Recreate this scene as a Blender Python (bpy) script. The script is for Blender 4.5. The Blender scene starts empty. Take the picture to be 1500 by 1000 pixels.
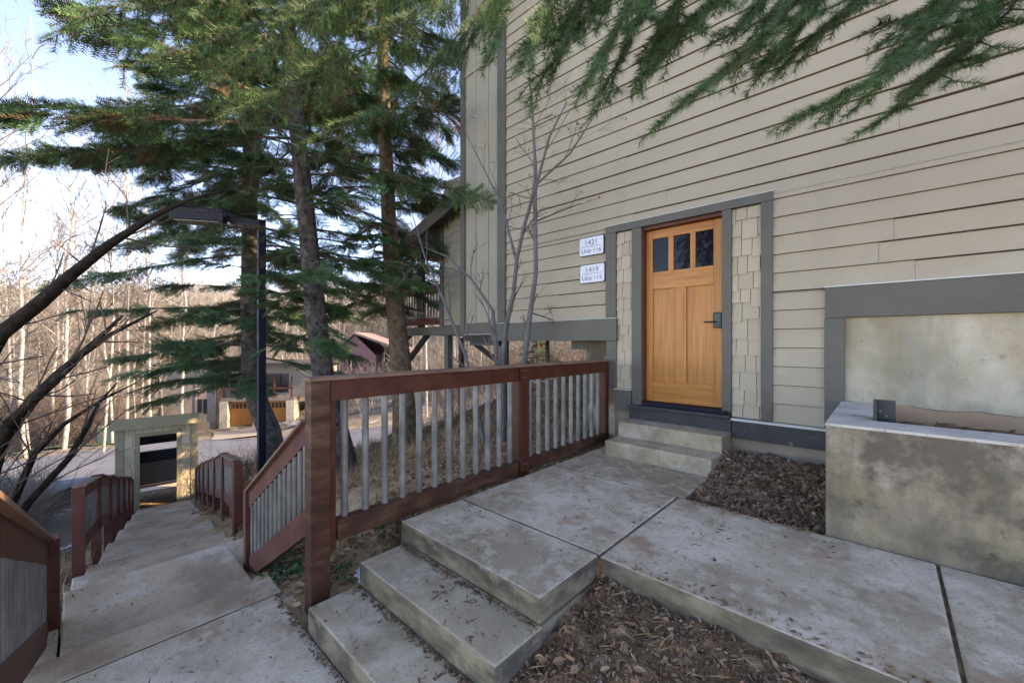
import bpy, math, random
import numpy as np
from mathutils import Vector, Matrix
R=math.radians
random.seed(7); RNG=np.random.default_rng(7)
scn=bpy.context.scene
# ---------------------------------------------------------------- camera, sky, sun, exposure
cam_d=bpy.data.cameras.new('camera'); cam=bpy.data.objects.new('camera',cam_d); scn.collection.objects.link(cam)
cam_d.sensor_width=36; cam_d.lens=14.16; cam_d.clip_start=0.05; cam_d.clip_end=2000; cam_d.shift_y=0.0007
cam.location=(0,0,0); cam.rotation_euler=(R(90),0,R(42.9)); scn.camera=cam
SUN_EL=R(33); SUN_PHI=R(40)          # sun toward +X +Y, behind the house
w=bpy.data.worlds.new('World'); scn.world=w; w.use_nodes=True
nt=w.node_tree; sky=nt.nodes.new('ShaderNodeTexSky'); sky.sky_type='NISHITA'; sky.sun_disc=False
sky.sun_elevation=SUN_EL; sky.sun_rotation=R(90)-SUN_PHI; sky.air_density=0.72; sky.dust_density=0.3; sky.ozone_density=3.6; sky.altitude=2500
bg=nt.nodes['Background']; bg.inputs['Strength'].default_value=0.15
nt.links.new(sky.outputs[0],bg.inputs['Color'])
sd=bpy.data.lights.new('sun','SUN'); sd.energy=2.2; sd.angle=R(0.5); sd.color=(1,0.93,0.82)
so=bpy.data.objects.new('sun',sd); scn.collection.objects.link(so)
S=Vector((math.cos(SUN_EL)*math.cos(SUN_PHI),math.cos(SUN_EL)*math.sin(SUN_PHI),math.sin(SUN_EL)))
so.rotation_euler=S.to_track_quat('Z','Y').to_euler(); so.location=(10,10,20)
scn.view_settings.view_transform='Standard'; scn.view_settings.look='None'; scn.view_settings.gamma=1
scn.view_settings.use_curve_mapping=False
try:
    scn.view_settings.use_white_balance=True; scn.view_settings.white_balance_temperature=9800; scn.view_settings.white_balance_tint=21
except Exception: pass
if True: scn.view_settings.exposure=2.66
scn.render.engine='CYCLES'
try:
    scn.cycles.max_bounces=8; scn.cycles.transparent_max_bounces=8
except Exception: pass
C=scn.collection
# ---------------------------------------------------------------- helpers
def mat(name,cols,scale=4,detail=6,rough=0.8,bump=0.0,bscale=30,stretch=(1,1,1),metal=0,layers=(),island=None,spec=0.3,bstretch=None,bdist=0.01,streak=None):
    m=bpy.data.materials.new(name); m.use_nodes=True; t=m.node_tree; n=t.nodes; l=t.links; b=n['Principled BSDF']
    tc=n.new('ShaderNodeTexCoord'); mp=n.new('ShaderNodeMapping'); mp.inputs['Scale'].default_value=stretch; l.new(tc.outputs['Object'],mp.inputs[0])
    def noise(sc,de,vec=mp,ro=0.6,off=0):
        q=n.new('ShaderNodeTexNoise'); q.inputs['Scale'].default_value=sc; q.inputs['Detail'].default_value=de; q.inputs['Roughness'].default_value=ro
        if off:
            mm=n.new('ShaderNodeMapping'); mm.inputs['Location'].default_value=(off,off*1.7,off*.3); l.new(vec.outputs[0],mm.inputs[0]); vec=mm
        l.new(vec.outputs[0],q.inputs['Vector']); return q
    def ramp(src,pts):
        r=n.new('ShaderNodeValToRGB'); e=r.color_ramp.elements
        while len(e)<len(pts): e.new(0.5)
        for i,(p,c) in enumerate(pts): e[i].position=p; e[i].color=(c[0],c[1],c[2],1)
        l.new(src,r.inputs[0]); return r
    k=len(cols)
    if k==1: cols=[cols[0],cols[0]]; k=2
    pts=[(0.3+0.4*i/(k-1),c) for i,c in enumerate(cols)]
    base=ramp(noise(scale,detail).outputs['Fac'],pts).outputs[0]
    def mix(a,bc,fac,mode='MIX'):
        x=n.new('ShaderNodeMix'); x.data_type='RGBA'; x.blend_type=mode
        if isinstance(fac,float): x.inputs[0].default_value=fac
        else: l.new(fac,x.inputs[0])
        l.new(a,x.inputs[6])
        if isinstance(bc,tuple): x.inputs[7].default_value=(*bc,1)
        else: l.new(bc,x.inputs[7])
        return x.outputs[2]
    if island:
        g=n.new('ShaderNodeNewGeometry'); rr=ramp(g.outputs['Random Per Island'],[(i/(len(island)-1),c) for i,c in enumerate(island)])
        base=mix(base,rr.outputs[0],0.75)
    for i,(sc,lo,hi,col,amt) in enumerate(layers):      # stains and pale blotches with a shape of their own
        q=noise(sc,8,off=3.1*(i+1),ro=0.65,vec=tc_map(n,l,tc) if sc<0 else mp)
        if sc<0: q.inputs['Scale'].default_value=-sc
        r=ramp(q.outputs['Fac'],[(lo,(0,0,0)),(hi,(amt,amt,amt))]); base=mix(base,col,r.outputs[0])
    if streak:                                           # drip stains: noise drawn out down the face
        sm=n.new('ShaderNodeMapping'); sm.inputs['Scale'].default_value=(1,1,.09); l.new(tc.outputs['Object'],sm.inputs[0])
        sc,lo,hi,col,amt=streak; q=noise(sc,6,vec=sm); r=ramp(q.outputs['Fac'],[(lo,(0,0,0)),(hi,(amt,amt,amt))]); base=mix(base,col,r.outputs[0])
    l.new(base,b.inputs['Base Color']); b.inputs['Roughness'].default_value=rough; b.inputs['Metallic'].default_value=metal
    b.inputs['Specular IOR Level'].default_value=spec
    if bump:
        vec=mp
        if bstretch: vec=n.new('ShaderNodeMapping'); vec.inputs['Scale'].default_value=bstretch; l.new(tc.outputs['Object'],vec.inputs[0])
        q=noise(bscale,6,vec=vec); bm_=n.new('ShaderNodeBump'); bm_.inputs['Strength'].default_value=bump; bm_.inputs['Distance'].default_value=bdist
        l.new(q.outputs['Fac'],bm_.inputs['Height']); l.new(bm_.outputs[0],b.inputs['Normal'])
    return m
def tc_map(n,l,tc):
    mp=n.new('ShaderNodeMapping'); l.new(tc.outputs['Object'],mp.inputs[0]); return mp
def tag(o,label=None,cat=None,group=None,kind=None):
    if label: o['label']=label
    if cat: o['category']=cat
    if group: o['group']=group
    if kind: o['kind']=kind
    return o
def origin(o):
    p=Vector((0,0,0))
    while o: p+=o.location; o=o.parent
    return p
def empty(name,loc,label,cat,group=None):
    o=bpy.data.objects.new(name,None); C.objects.link(o); o.location=loc; o.empty_display_size=.2
    return tag(o,label,cat,group)
class G:
    """collects geometry (world coordinates) and links it as ONE mesh object"""
    def __init__(s): s.v=[]; s.f=[]; s.n=0
    def add(s,V,F):
        V=np.asarray(V,float).reshape(-1,3); s.v.append(V)
        F=np.asarray(F,int); s.f.append(F+s.n); s.n+=len(V); return s
    def box(s,a,b):
        x0,x1=sorted((a[0],b[0])); y0,y1=sorted((a[1],b[1])); z0,z1=sorted((a[2],b[2]))
        V=[(x0,y0,z0),(x1,y0,z0),(x1,y1,z0),(x0,y1,z0),(x0,y0,z1),(x1,y0,z1),(x1,y1,z1),(x0,y1,z1)]
        return s.add(V,[(0,3,2,1),(4,5,6,7),(0,1,5,4),(1,2,6,5),(2,3,7,6),(3,0,4,7)])
    def hexa(s,V): return s.add(V,[(0,3,2,1),(4,5,6,7),(0,1,5,4),(1,2,6,5),(2,3,7,6),(3,0,4,7)])
    def beam(s,p,q,wd,ht,up=(0,0,1)):
        p=Vector(p);q=Vector(q);d=(q-p).normalized();u=Vector(up); sd=d.cross(u)
        if sd.length<1e-4: sd=Vector((1,0,0))
        sd.normalize(); u=sd.cross(d).normalized(); a=sd*wd/2; c=u*ht/2
        return s.hexa([p-a-c,p+a-c,q+a-c,q-a-c,p-a+c,p+a+c,q+a+c,q-a+c])
    def vbeam(s,p,q,wd,ht):           # beam whose ends are cut plumb (heights stay vertical)
        p=Vector(p);q=Vector(q);d=q-p;h=Vector((d.x,d.y,0)).normalized(); sd=Vector((h.y,-h.x,0))*wd/2; c=Vector((0,0,ht/2))
        return s.hexa([p-sd-c,p+sd-c,q+sd-c,q-sd-c,p-sd+c,p+sd+c,q+sd+c,q-sd+c])
    def prism(s,poly,z0,z1):
        n=len(poly); V=[(x,y,z0) for x,y in poly]+[(x,y,z1) for x,y in poly]; s.add(V,[(i,(i+1)%n,n+(i+1)%n,n+i) for i in range(n)])
        for i in range(1,n-1): s.add([V[0],V[i+1],V[i],V[0]],[(0,1,2)]); s.add([V[n],V[n+i],V[n+i+1],V[n]],[(0,1,2)])
        return s
    def tube(s,pts,rad,k=8,cap=True):
        pts=[Vector(p) for p in pts]; n=len(pts); rad=[rad]*n if not hasattr(rad,'__len__') else rad
        V=[];prev=None
        for i,p in enumerate(pts):
            d=(pts[min(i+1,n-1)]-pts[max(i-1,0)]).normalized()
            if prev is None: a=d.orthogonal().normalized()
            else: a=(prev-d*prev.dot(d)).normalized()
            prev=a; b=d.cross(a)
            for j in range(k):
                t=2*math.pi*j/k; V.append(p+a*(rad[i]*math.cos(t))+b*(rad[i]*math.sin(t)))
        F=[(i*k+j,i*k+(j+1)%k,(i+1)*k+(j+1)%k,(i+1)*k+j) for i in range(n-1) for j in range(k)]
        s.add(V,F)
        if cap:
            for e,base in ((0,0),(1,(n-1)*k)):
                ring=[V[base+j] for j in range(k)]; c=sum(ring,Vector())/k
                s.add(ring+[c],[((j+1)%k,j,k) if e==0 else (j,(j+1)%k,k) for j in range(k)])
        return s
    def segs(s,P,Q,r0,r1):             # many three-sided twigs at once
        P=np.asarray(P,float);Q=np.asarray(Q,float);N=len(P)
        if N==0: return s
        d=Q-P; d/=np.linalg.norm(d,axis=1,keepdims=True)+1e-9
        ref=np.where(np.abs(d[:,2:3])>.9,np.array([[1.,0,0]]),np.array([[0,0,1.]]))
        a=np.cross(d,ref); a/=np.linalg.norm(a,axis=1,keepdims=True)+1e-9; b=np.cross(d,a)
        V=np.zeros((N,6,3)); r0=np.asarray(r0).reshape(-1,1)*np.ones((N,1)); r1=np.asarray(r1).reshape(-1,1)*np.ones((N,1))
        for j in range(3):
            t=2*math.pi*j/3; o=a*math.cos(t)+b*math.sin(t); V[:,j]=P+o*r0; V[:,3+j]=Q+o*r1
        base=(np.arange(N)*6)[:,None,None]; F=np.array([[0,1,4,3],[1,2,5,4],[2,0,3,5]])[None]+base
        return s.add(V.reshape(-1,3),F.reshape(-1,4))
    def inst(s,TV,TF,O,M):             # template (V,3) placed at O (N,3) with matrices M (N,3,3), columns = axes
        N=len(O); V=np.einsum('nij,vj->nvi',M,TV)+O[:,None,:]
        F=TF[None]+(np.arange(N)*len(TV))[:,None,None]
        return s.add(V.reshape(-1,3),F.reshape(-1,TF.shape[1]))
    def build(s,name,m,parent=None,smooth=False,bevel=0,label=None,kind=None,cat=None,group=None,side=None):
        V=np.concatenate(s.v); off=np.array(origin(parent)) if parent else np.zeros(3)
        V=V-off; me=bpy.data.meshes.new(name)
        nf=sum(len(f) for f in s.f); tot=sum(f.size for f in s.f)
        me.vertices.add(len(V)); me.vertices.foreach_set('co',V.astype(np.float32).ravel())
        me.loops.add(tot); me.loops.foreach_set('vertex_index',np.concatenate([f.ravel() for f in s.f]).astype(np.int32))
        sizes=np.concatenate([np.full(len(f),f.shape[1]) for f in s.f]); starts=np.concatenate([[0],np.cumsum(sizes)[:-1]])
        me.polygons.add(nf); me.polygons.foreach_set('loop_start',starts.astype(np.int32)); 
        me.polygons.foreach_set('use_smooth',np.full(nf,smooth)); me.update(calc_edges=True); me.validate()
        me.materials.append(m); o=bpy.data.objects.new(name,me); C.objects.link(o)
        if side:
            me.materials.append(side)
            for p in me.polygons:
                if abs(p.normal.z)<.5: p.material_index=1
        if parent: o.parent=parent
        if bevel:
            b=o.modifiers.new('bevel','BEVEL'); b.width=bevel; b.segments=2; b.limit_method='ANGLE'
        if label: o['label']=label
        return tag(o,None,cat,group,kind)
def box(name,a,b,m,parent=None,bevel=0,**k): return G().box(a,b).build(name,m,parent,bevel=bevel,**k)
def copy_tree(o,parent=None):
    c=o.copy(); C.objects.link(c); c.parent=parent
    for ch in [x for x in bpy.data.objects if x.parent==o]: copy_tree(ch,c)
    return c
def at(px,py,t):                     # survey: photo direction and forward distance -> point in the place
    a=(px-750)/590; b=(501-py)/590
    return Vector((t*(-.6807+.7325*a),t*(.7325+.6807*a),t*b))
# ---------------------------------------------------------------- materials
M={}
conc_layers=[(1.9,.49,.60,(.72,.62,.50),.65),(1.1,.49,.60,(.31,.24,.155),.7),(8,.52,.60,(.68,.59,.48),.45),(2.3,.56,.64,(.34,.17,.10),.6),(75,.57,.63,(.17,.13,.10),.6),(28,.59,.65,(.22,.16,.11),.5),(9,.60,.66,(.27,.21,.15),.5)]
M['conc']=mat('walk_concrete',[(.38,.30,.20),(.50,.41,.30),(.60,.505,.385)],2.2,10,.85,.45,90,layers=conc_layers,bdist=.005)
M['conc2']=mat('step_concrete',[(.30,.235,.15),(.43,.345,.235),(.53,.44,.32)],2.6,10,.85,.45,80,layers=[(1.6,.52,.64,(.62,.56,.49),.6),(3,.50,.62,(.25,.195,.12),.6),(60,.57,.63,(.16,.12,.08),.6),(12,.58,.66,(.27,.20,.13),.5)],bdist=.005)
M['concLow']=mat('stair_concrete',[(.31,.215,.135),(.45,.33,.22),(.55,.425,.30)],1.5,10,.9,.5,70,layers=[(1.1,.52,.62,(.60,.53,.45),.6),(2.8,.53,.63,(.28,.18,.115),.6),(60,.57,.63,(.15,.10,.07),.6)],bdist=.004)
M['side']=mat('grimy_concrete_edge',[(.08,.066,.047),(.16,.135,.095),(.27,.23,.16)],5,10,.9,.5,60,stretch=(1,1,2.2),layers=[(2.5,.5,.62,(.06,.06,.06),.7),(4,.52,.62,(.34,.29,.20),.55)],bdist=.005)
M['retain']=mat('mossy_concrete',[(.12,.095,.066),(.29,.235,.165),(.47,.40,.31)],1.6,10,.9,.6,60,layers=[(1.7,.47,.56,(.085,.070,.050),.8),(2.4,.52,.62,(.42,.335,.20),.45),(5,.62,.68,(.08,.05,.035),.85),(1.1,.56,.66,(.52,.47,.39),.5),(14,.56,.66,(.15,.13,.10),.5),(80,.60,.65,(.10,.085,.07),.6)],bdist=.006,streak=(7,.50,.66,(.13,.115,.085),.55))
M['rcap']=mat('worn_concrete_top',[(.46,.42,.36),(.60,.56,.50)],5,10,.9,.6,80,layers=[(9,.54,.64,(.30,.26,.20),.6),(40,.58,.64,(.2,.17,.13),.6)],bdist=.004)
M['stainwall']=mat('stained_foundation',[(.23,.185,.115),(.42,.36,.265),(.60,.54,.44)],1.7,9,.9,.4,40,stretch=(1,1,.7),layers=[(1.3,.52,.64,(.44,.30,.18),.6),(2.6,.53,.64,(.25,.235,.18),.5),(12,.60,.68,(.18,.13,.08),.6),(70,.60,.65,(.2,.17,.13),.5)],bdist=.006,streak=(5,.5,.64,(.28,.255,.20),.55))
M['stainlow']=mat('stained_foundation_foot',[(.34,.20,.12),(.45,.30,.19)],2,9,.9,.5,40,layers=[(1.4,.58,.7,(.16,.13,.09),.5)],bdist=.006)
M['found']=mat('foundation_concrete',[(.22,.18,.13),(.33,.28,.22)],2,9,.9,.4,50,layers=[(1.9,.54,.68,(.12,.11,.09),.6)])
M['siding']=mat('beige_siding',[(.368,.308,.226),(.405,.340,.250)],1.2,8,.7,.5,9,bstretch=(1.2,1,22),bdist=.005,layers=[(.7,.52,.66,(.48,.42,.33),.5),(5,.60,.70,(.33,.28,.21),.3)],streak=(3,.54,.68,(.34,.29,.22),.35))
M['shing']=mat('beige_shingle',[(.44,.37,.275),(.47,.40,.30)],3,5,.75,.3,9,bstretch=(16,16,1.2),bdist=.004,island=[(.37,.30,.21),(.42,.345,.25),(.46,.385,.28)])
M['batten']=mat('olive_beige_panel',[(.31,.28,.215),(.35,.315,.245)],2,5,.75,.2,9,bstretch=(16,16,1),bdist=.003)
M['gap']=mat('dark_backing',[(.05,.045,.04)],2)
M['trim']=mat('grey_trim_paint',[(.098,.090,.075),(.122,.112,.094)],3,6,.55,.3,7,bstretch=(3,3,14),bdist=.003,layers=[(6,.64,.74,(.16,.16,.16),.4)])
M['trimdark']=mat('dirty_base_board',[(.040,.041,.045),(.060,.060,.063)],4,6,.6,.3,20,layers=[(9,.60,.7,(.26,.24,.22),.6)])
M['flash']=mat('pale_flashing',[(.5,.49,.46),(.6,.59,.56)],10,6,.6)
M['door']=mat('stained_fir_door',[(.35,.115,.020),(.48,.175,.036),(.57,.225,.055)],3.2,9,.42,.2,30,stretch=(11,11,.6),spec=.4,bdist=.002)
M['doorh']=mat('stained_fir_rail',[(.35,.115,.020),(.48,.175,.036),(.57,.225,.055)],3.2,9,.42,.2,30,stretch=(.6,11,11),spec=.4,bdist=.002)
M['jamb']=mat('redbrown_jamb',[(.10,.03,.015),(.16,.05,.025)],5,5,.5,stretch=(6,6,1))
M['glass']=mat('dark_door_glass',[(.006,.006,.008)],2,2,.03,spec=.22)
M['black']=mat('black_metal',[(.012,.014,.022),(.02,.022,.03)],12,4,.45,spec=.5)
M['navy']=mat('black_lamp_paint',[(.006,.008,.018),(.010,.012,.024)],8,4,.6,spec=.25,layers=[(30,.68,.72,(.3,.3,.3),.6)])
M['screw']=mat('bare_steel',[(.55,.55,.55)],4,2,.35,metal=.9)
M['rail']=mat('redbrown_rail_stain',[(.052,.012,.006),(.080,.020,.010),(.115,.034,.018)],3,8,.5,.25,25,stretch=(2,2,2),layers=[(2.5,.58,.72,(.17,.075,.045),.45),(30,.66,.72,(.05,.02,.015),.6)],bdist=.003)
M['railw']=mat('weathered_rail_wood',[(.045,.016,.009),(.078,.031,.017),(.14,.072,.038)],3,8,.7,.35,25,stretch=(1.5,1.5,5),layers=[(3,.55,.68,(.05,.025,.015),.6)],bdist=.004)
M['railcap']=mat('weathered_rail_cap',[(.16,.085,.055),(.26,.16,.11)],4,8,.75,.3,30,bdist=.003)
M['railfar']=mat('faded_rail_stain',[(.085,.024,.018),(.12,.038,.027),(.165,.062,.043)],3,8,.65,.25,25,bdist=.003)
M['galv']=mat('galvanised_pipe',[(.12,.118,.105),(.19,.186,.170),(.28,.27,.245)],5,6,.5,.1,60,metal=.3,layers=[(14,.60,.7,(.20,.17,.12),.5)],spec=.5)
M['soil']=mat('dark_soil',[(.05,.028,.016),(.17,.10,.055),(.38,.25,.15)],9,10,.95,.8,30,bdist=.03)
M['ground']=mat('leaf_covered_ground',[(.17,.105,.055),(.33,.215,.12),(.48,.34,.20)],3.2,12,.95,.9,14,layers=[(.6,.60,.68,(.12,.13,.06),.5),(1.2,.62,.68,(.55,.56,.60),.35)],bdist=.05)
M['hill']=mat('dry_grass_hillside',[(.09,.078,.058),(.17,.145,.11),(.25,.22,.17)],.5,12,.95,.8,2,layers=[(.25,.55,.66,(.16,.12,.10),.4),(.35,.60,.66,(.60,.61,.66),.6)],bdist=.3)
M['asphalt']=mat('shaded_asphalt',[(.085,.095,.115),(.12,.13,.15)],.5,10,.7,.3,40,layers=[(.4,.55,.68,(.16,.17,.195),.6)],bdist=.01)  # blue cast of shade and reflected sky put into the asphalt colour
M['apron']=mat('drive_concrete',[(.24,.215,.18),(.30,.27,.23)],1,8,.9)
M['lawn']=mat('lawn_green',[(.07,.11,.03),(.13,.17,.05)],4,8,.95,.8,30)
M['snow']=mat('old_snow',[(.62,.65,.70),(.78,.80,.84)],6,8,.8,.5,14,layers=[(14,.62,.7,(.3,.24,.17),.7)],bdist=.03)
M['leaf']=mat('dead_leaf',[(.2,.12,.06)],6,4,.75,island=[(.10,.045,.028),(.28,.14,.072),(.46,.28,.145),(.36,.15,.085),(.58,.42,.26),(.17,.085,.055),(.27,.175,.12)])
M['leafdk']=mat('mulch_bits',[(.10,.065,.045)],9,4,.9,.5,40,island=[(.055,.03,.021),(.16,.088,.055),(.28,.165,.105),(.18,.108,.072),(.42,.29,.19),(.09,.052,.038)])
M['debris']=mat('fallen_needles',[(.11,.06,.035)],9,4,.9,island=[(.06,.03,.02),(.14,.075,.04),(.20,.11,.06),(.24,.10,.05),(.09,.05,.04)])
M['stone']=mat('small_stones',[(.35,.32,.28)],9,5,.9,.4,40,island=[(.34,.28,.21),(.24,.19,.14),(.42,.37,.30),(.18,.13,.10)])
M['dry']=mat('dry_grass',[(.30,.21,.11)],5,4,.9,island=[(.22,.14,.07),(.36,.25,.13),(.46,.34,.20),(.28,.16,.09)])
M['ivy']=mat('green_ground_leaf',[(.03,.09,.04)],5,4,.6,island=[(.02,.07,.035),(.05,.13,.05),(.03,.10,.06)])
M['bark']=mat('grey_fir_bark',[(.045,.036,.030),(.11,.092,.078),(.20,.18,.16)],9,12,.95,1,26,stretch=(1,1,1.0),layers=[(9,.55,.62,(.022,.018,.015),.8)],bdist=.05,bstretch=(1,1,2.6))
M['barkb']=mat('brown_spruce_bark',[(.085,.055,.035),(.17,.115,.075),(.27,.20,.14)],9,10,.95,1,20,bstretch=(2.6,2.6,.5),bdist=.03)
M['twig']=mat('brown_twig',[(.06,.042,.032),(.11,.08,.06)],9,4,.9)
M['dark_bark']=mat('dark_wet_bark',[(.014,.011,.009),(.04,.031,.024)],10,8,.95,.9,40,layers=[(6,.58,.68,(.09,.08,.06),.6)],spec=.1,bdist=.01)
M['grey_bark']=mat('smooth_grey_bark',[(.09,.085,.085),(.16,.15,.145)],9,8,.8,.4,40,bdist=.006)
M['aspen']=mat('aspen_bark',[(.24,.22,.18),(.36,.335,.29),(.47,.45,.40)],4,8,.85,.4,14,layers=[(9,.62,.68,(.07,.06,.05),.8)])
M['atwig']=mat('pale_tan_twig',[(.20,.18,.15),(.31,.28,.235)],5,4,.9)
M['rtwig']=mat('reddish_twig',[(.10,.075,.062),(.17,.13,.105)],5,4,.9)
M['needle']=mat('spruce_needles',[(.018,.055,.016),(.055,.135,.036),(.12,.225,.065)],1.3,6,.6,layers=[(2.2,.54,.64,(.08,.16,.06),.5)],island=[(.012,.055,.022),(.038,.125,.046),(.085,.21,.075)])
M['needle2']=mat('blue_green_needles',[(.018,.064,.030),(.055,.145,.060),(.12,.225,.095)],1.3,6,.6,island=[(.018,.064,.030),(.055,.145,.060),(.12,.225,.095)])
M['neardl']=mat('fir_needles_near',[(.022,.075,.022),(.06,.15,.045)],6,4,.5,island=[(.014,.07,.028),(.035,.13,.045),(.08,.20,.07),(.14,.17,.06)])
M['needled']=mat('dead_brown_needles',[(.14,.09,.05),(.22,.15,.09)],3,4,.9)
M['green_sh']=mat('shelter_green_trim',[(.27,.235,.145),(.33,.29,.185)],3,5,.7,.2,20)
M['sh_sh']=mat('shelter_shingle',[(.44,.365,.25),(.52,.44,.31)],3,5,.8,.2,20,island=[(.42,.345,.23),(.50,.42,.29),(.56,.475,.335)])
M['plaque']=mat('plaque_white',[(.62,.65,.74),(.74,.76,.82)],14,4,.5,.2,60,bdist=.002)
M['ltext']=mat('plaque_lettering',[(.16,.165,.18)],4,2,.6)
M['stucco']=mat('taupe_stucco',[(.26,.225,.19),(.31,.27,.23)],1,6,.9)
M['stucdk']=mat('taupe_base',[(.20,.175,.14),(.26,.22,.18)],2,6,.9)
M['quarry']=mat('pale_quarry_stone',[(.40,.35,.27),(.60,.54,.44)],6,8,.9,.8,20,layers=[(9,.55,.6,(.25,.20,.15),.6)])
M['orange']=mat('orange_garage_wood',[(.42,.15,.035),(.60,.24,.06)],5,6,.6,stretch=(1,6,.5))
M['winglass']=mat('far_window_glass',[(.02,.025,.03)],2,2,.15,spec=.5)
M['pink']=mat('maroon_siding',[(.24,.11,.11),(.30,.16,.15)],3,5,.8)
M['pinkroof']=mat('maroon_roof',[(.20,.14,.13),(.28,.21,.19)],1,6,.9)
M['boxgreen']=mat('utility_green',[(.12,.22,.16),(.17,.27,.20)],3,5,.6)
M['brick']=mat('red_kerb_brick',[(.40,.22,.17),(.50,.30,.24)],5,5,.9)
M['hose']=mat('black_drain_pipe',[(.012,.012,.014)],5,3,.6,bump=.6,bscale=50)
M['greenpipe']=mat('dark_downspout',[(.05,.05,.04)],4)
# ---------------------------------------------------------------- terrain
ANC=[]
def an(x,y,z): ANC.append((x,y,z))
def anp(px,py,t): p=at(px,py,t); ANC.append(tuple(p))
for x,y,z in [(-2.75,.9,-1.60),(-2.75,1.5,-1.47),(-2.72,2.9,-1.29),(-2.72,4.4,-1.25),(-3.5,1.25,-1.66),(-4.1,1.7,-1.86),(-6.3,2.0,-2.42),(-6.3,-.5,-2.72),
  (-4.6,.4,-2.15),(-5.3,.5,-2.35),(-6.3,.7,-2.68),(-8.5,.95,-3.2),(-11,1.2,-3.85),(-13.5,1.5,-4.45),(-15.8,1.7,-4.95),(-17.5,1.9,-5.15),
  (-8.5,2.5,-2.7),(-11,2.7,-3.5),(-8.4,-.5,-3.3),(-11,-.4,-4.05),(-14,0,-4.75),
  (-3.6,-1.0,-2.05),(-3.2,-2.5,-2.2),(-5,-2.5,-2.7),(-3.4,.4,-1.98),(-2,0,-1.95),(0,0,-1.95),(0,-3,-1.8),(3,-3,-1.5),(-1.8,1.2,-1.95),(-1.8,3,-1.6),(1,1,-1.7),(3,2,-1.7),(3,4,-1.6),(-1.5,4.4,-1.6),(0,6,-1.3),(4,8,-.8),
  (-4.2,4.0,-1.36),(-4.6,2.6,-1.62),(-4.2,5.4,-1.2),(-6.45,5.07,-1.83),(-6.84,3.06,-2.25),(-7.4,4.6,-2.22),(-3.2,5.5,-1.05),
  (20,20,2),(30,-20,0),(0,-25,-3),(-20,-30,-7),(0,40,3),(40,60,8)]: an(x,y,z)
anp(700,601,9); anp(830,550,9); anp(760,580,9)
for p in [(40,770,10.8),(0,720,12),(100,680,18),(130,690,16.4),(225,665,19.8),(290,690,17),(350,660,20),(380,645,22.5),(450,650,21),(530,635,21),(500,665,17.5),(620,632,19),(720,588,18),(830,545,18),
          (700,590,21),(900,520,22),(620,625,24),
          (100,655,21.5),(0,668,21),(160,652,24),(60,640,30),(200,636,30),(240,642,34),(345,632,35),(420,630,35),(300,640,30),(540,600,33),(650,590,30),(750,560,30)]: anp(*p)
anp(50,600,45); anp(200,600,48); anp(50,530,75); anp(250,525,80); anp(450,520,65); anp(450,500,95); anp(650,520,60); anp(650,500,95); anp(830,500,60); anp(850,500,95)
anp(-200,650,35); anp(-200,530,80); anp(60,478,130); anp(300,470,135); anp(600,480,140); anp(900,474,140); anp(-300,470,140); anp(-200,700,14); anp(-400,720,10)
A=np.array(ANC); 
_d=np.linalg.norm(A[:,None,:2]-A[None,:,:2],axis=2); n_=len(A)
_K=np.zeros((n_+3,n_+3)); _K[:n_,:n_]=_d-0.02*np.eye(n_); _K[:n_,n_:]=np.c_[np.ones(n_),A[:,:2]]; _K[n_:,:n_]=_K[:n_,n_:].T
_w=np.linalg.lstsq(_K,np.r_[A[:,2],0,0,0],rcond=None)[0]
def H(x,y):
    x=np.asarray(x,float);y=np.asarray(y,float);sh=x.shape;x=x.ravel();y=y.ravel();out=np.zeros(len(x))
    for i in range(0,len(x),20000):
        xs=x[i:i+20000];ys=y[i:i+20000]; d=np.hypot(xs[:,None]-A[None,:,0],ys[:,None]-A[None,:,1])
        out[i:i+20000]=d@_w[:n_]+_w[n_]+_w[n_+1]*xs+_w[n_+2]*ys
    r=np.hypot(x,y); out=np.where(r>150,np.minimum(out,30),out)
    return out.reshape(sh)
def h(x,y): return float(H(np.array([x]),np.array([y]))[0])
def sheet(name,x0,x1,y0,y1,st,m,dz=0,cut=None,kind='structure',nz=0):
    xs=np.arange(x0,x1+1e-6,st); ys=np.arange(y0,y1+1e-6,st); X,Y=np.meshgrid(xs,ys,indexing='ij')
    Z=H(X,Y)+dz
    if nz: Z=Z+RNG.normal(0,nz,Z.shape)
    nx,ny=X.shape; idx=np.arange(nx*ny).reshape(nx,ny)
    F=np.stack([idx[:-1,:-1],idx[1:,:-1],idx[1:,1:],idx[:-1,1:]],-1).reshape(-1,4)
    V=np.stack([X,Y,Z],-1).reshape(-1,3)
    if cut is not None:
        c=V[F].mean(1); F=F[~cut(c)]
    return G().add(V,F).build(name,m,smooth=True,kind=kind)
sheet('ground',-12,12,-8,12,.12,M['ground'],nz=.006)
sheet('hillside',-240,180,-180,240,1.5,M['hill'],cut=lambda c:(c[:,0]>-11.4)&(c[:,0]<11.4)&(c[:,1]>-7.4)&(c[:,1]<11.4),nz=.04)
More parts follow.
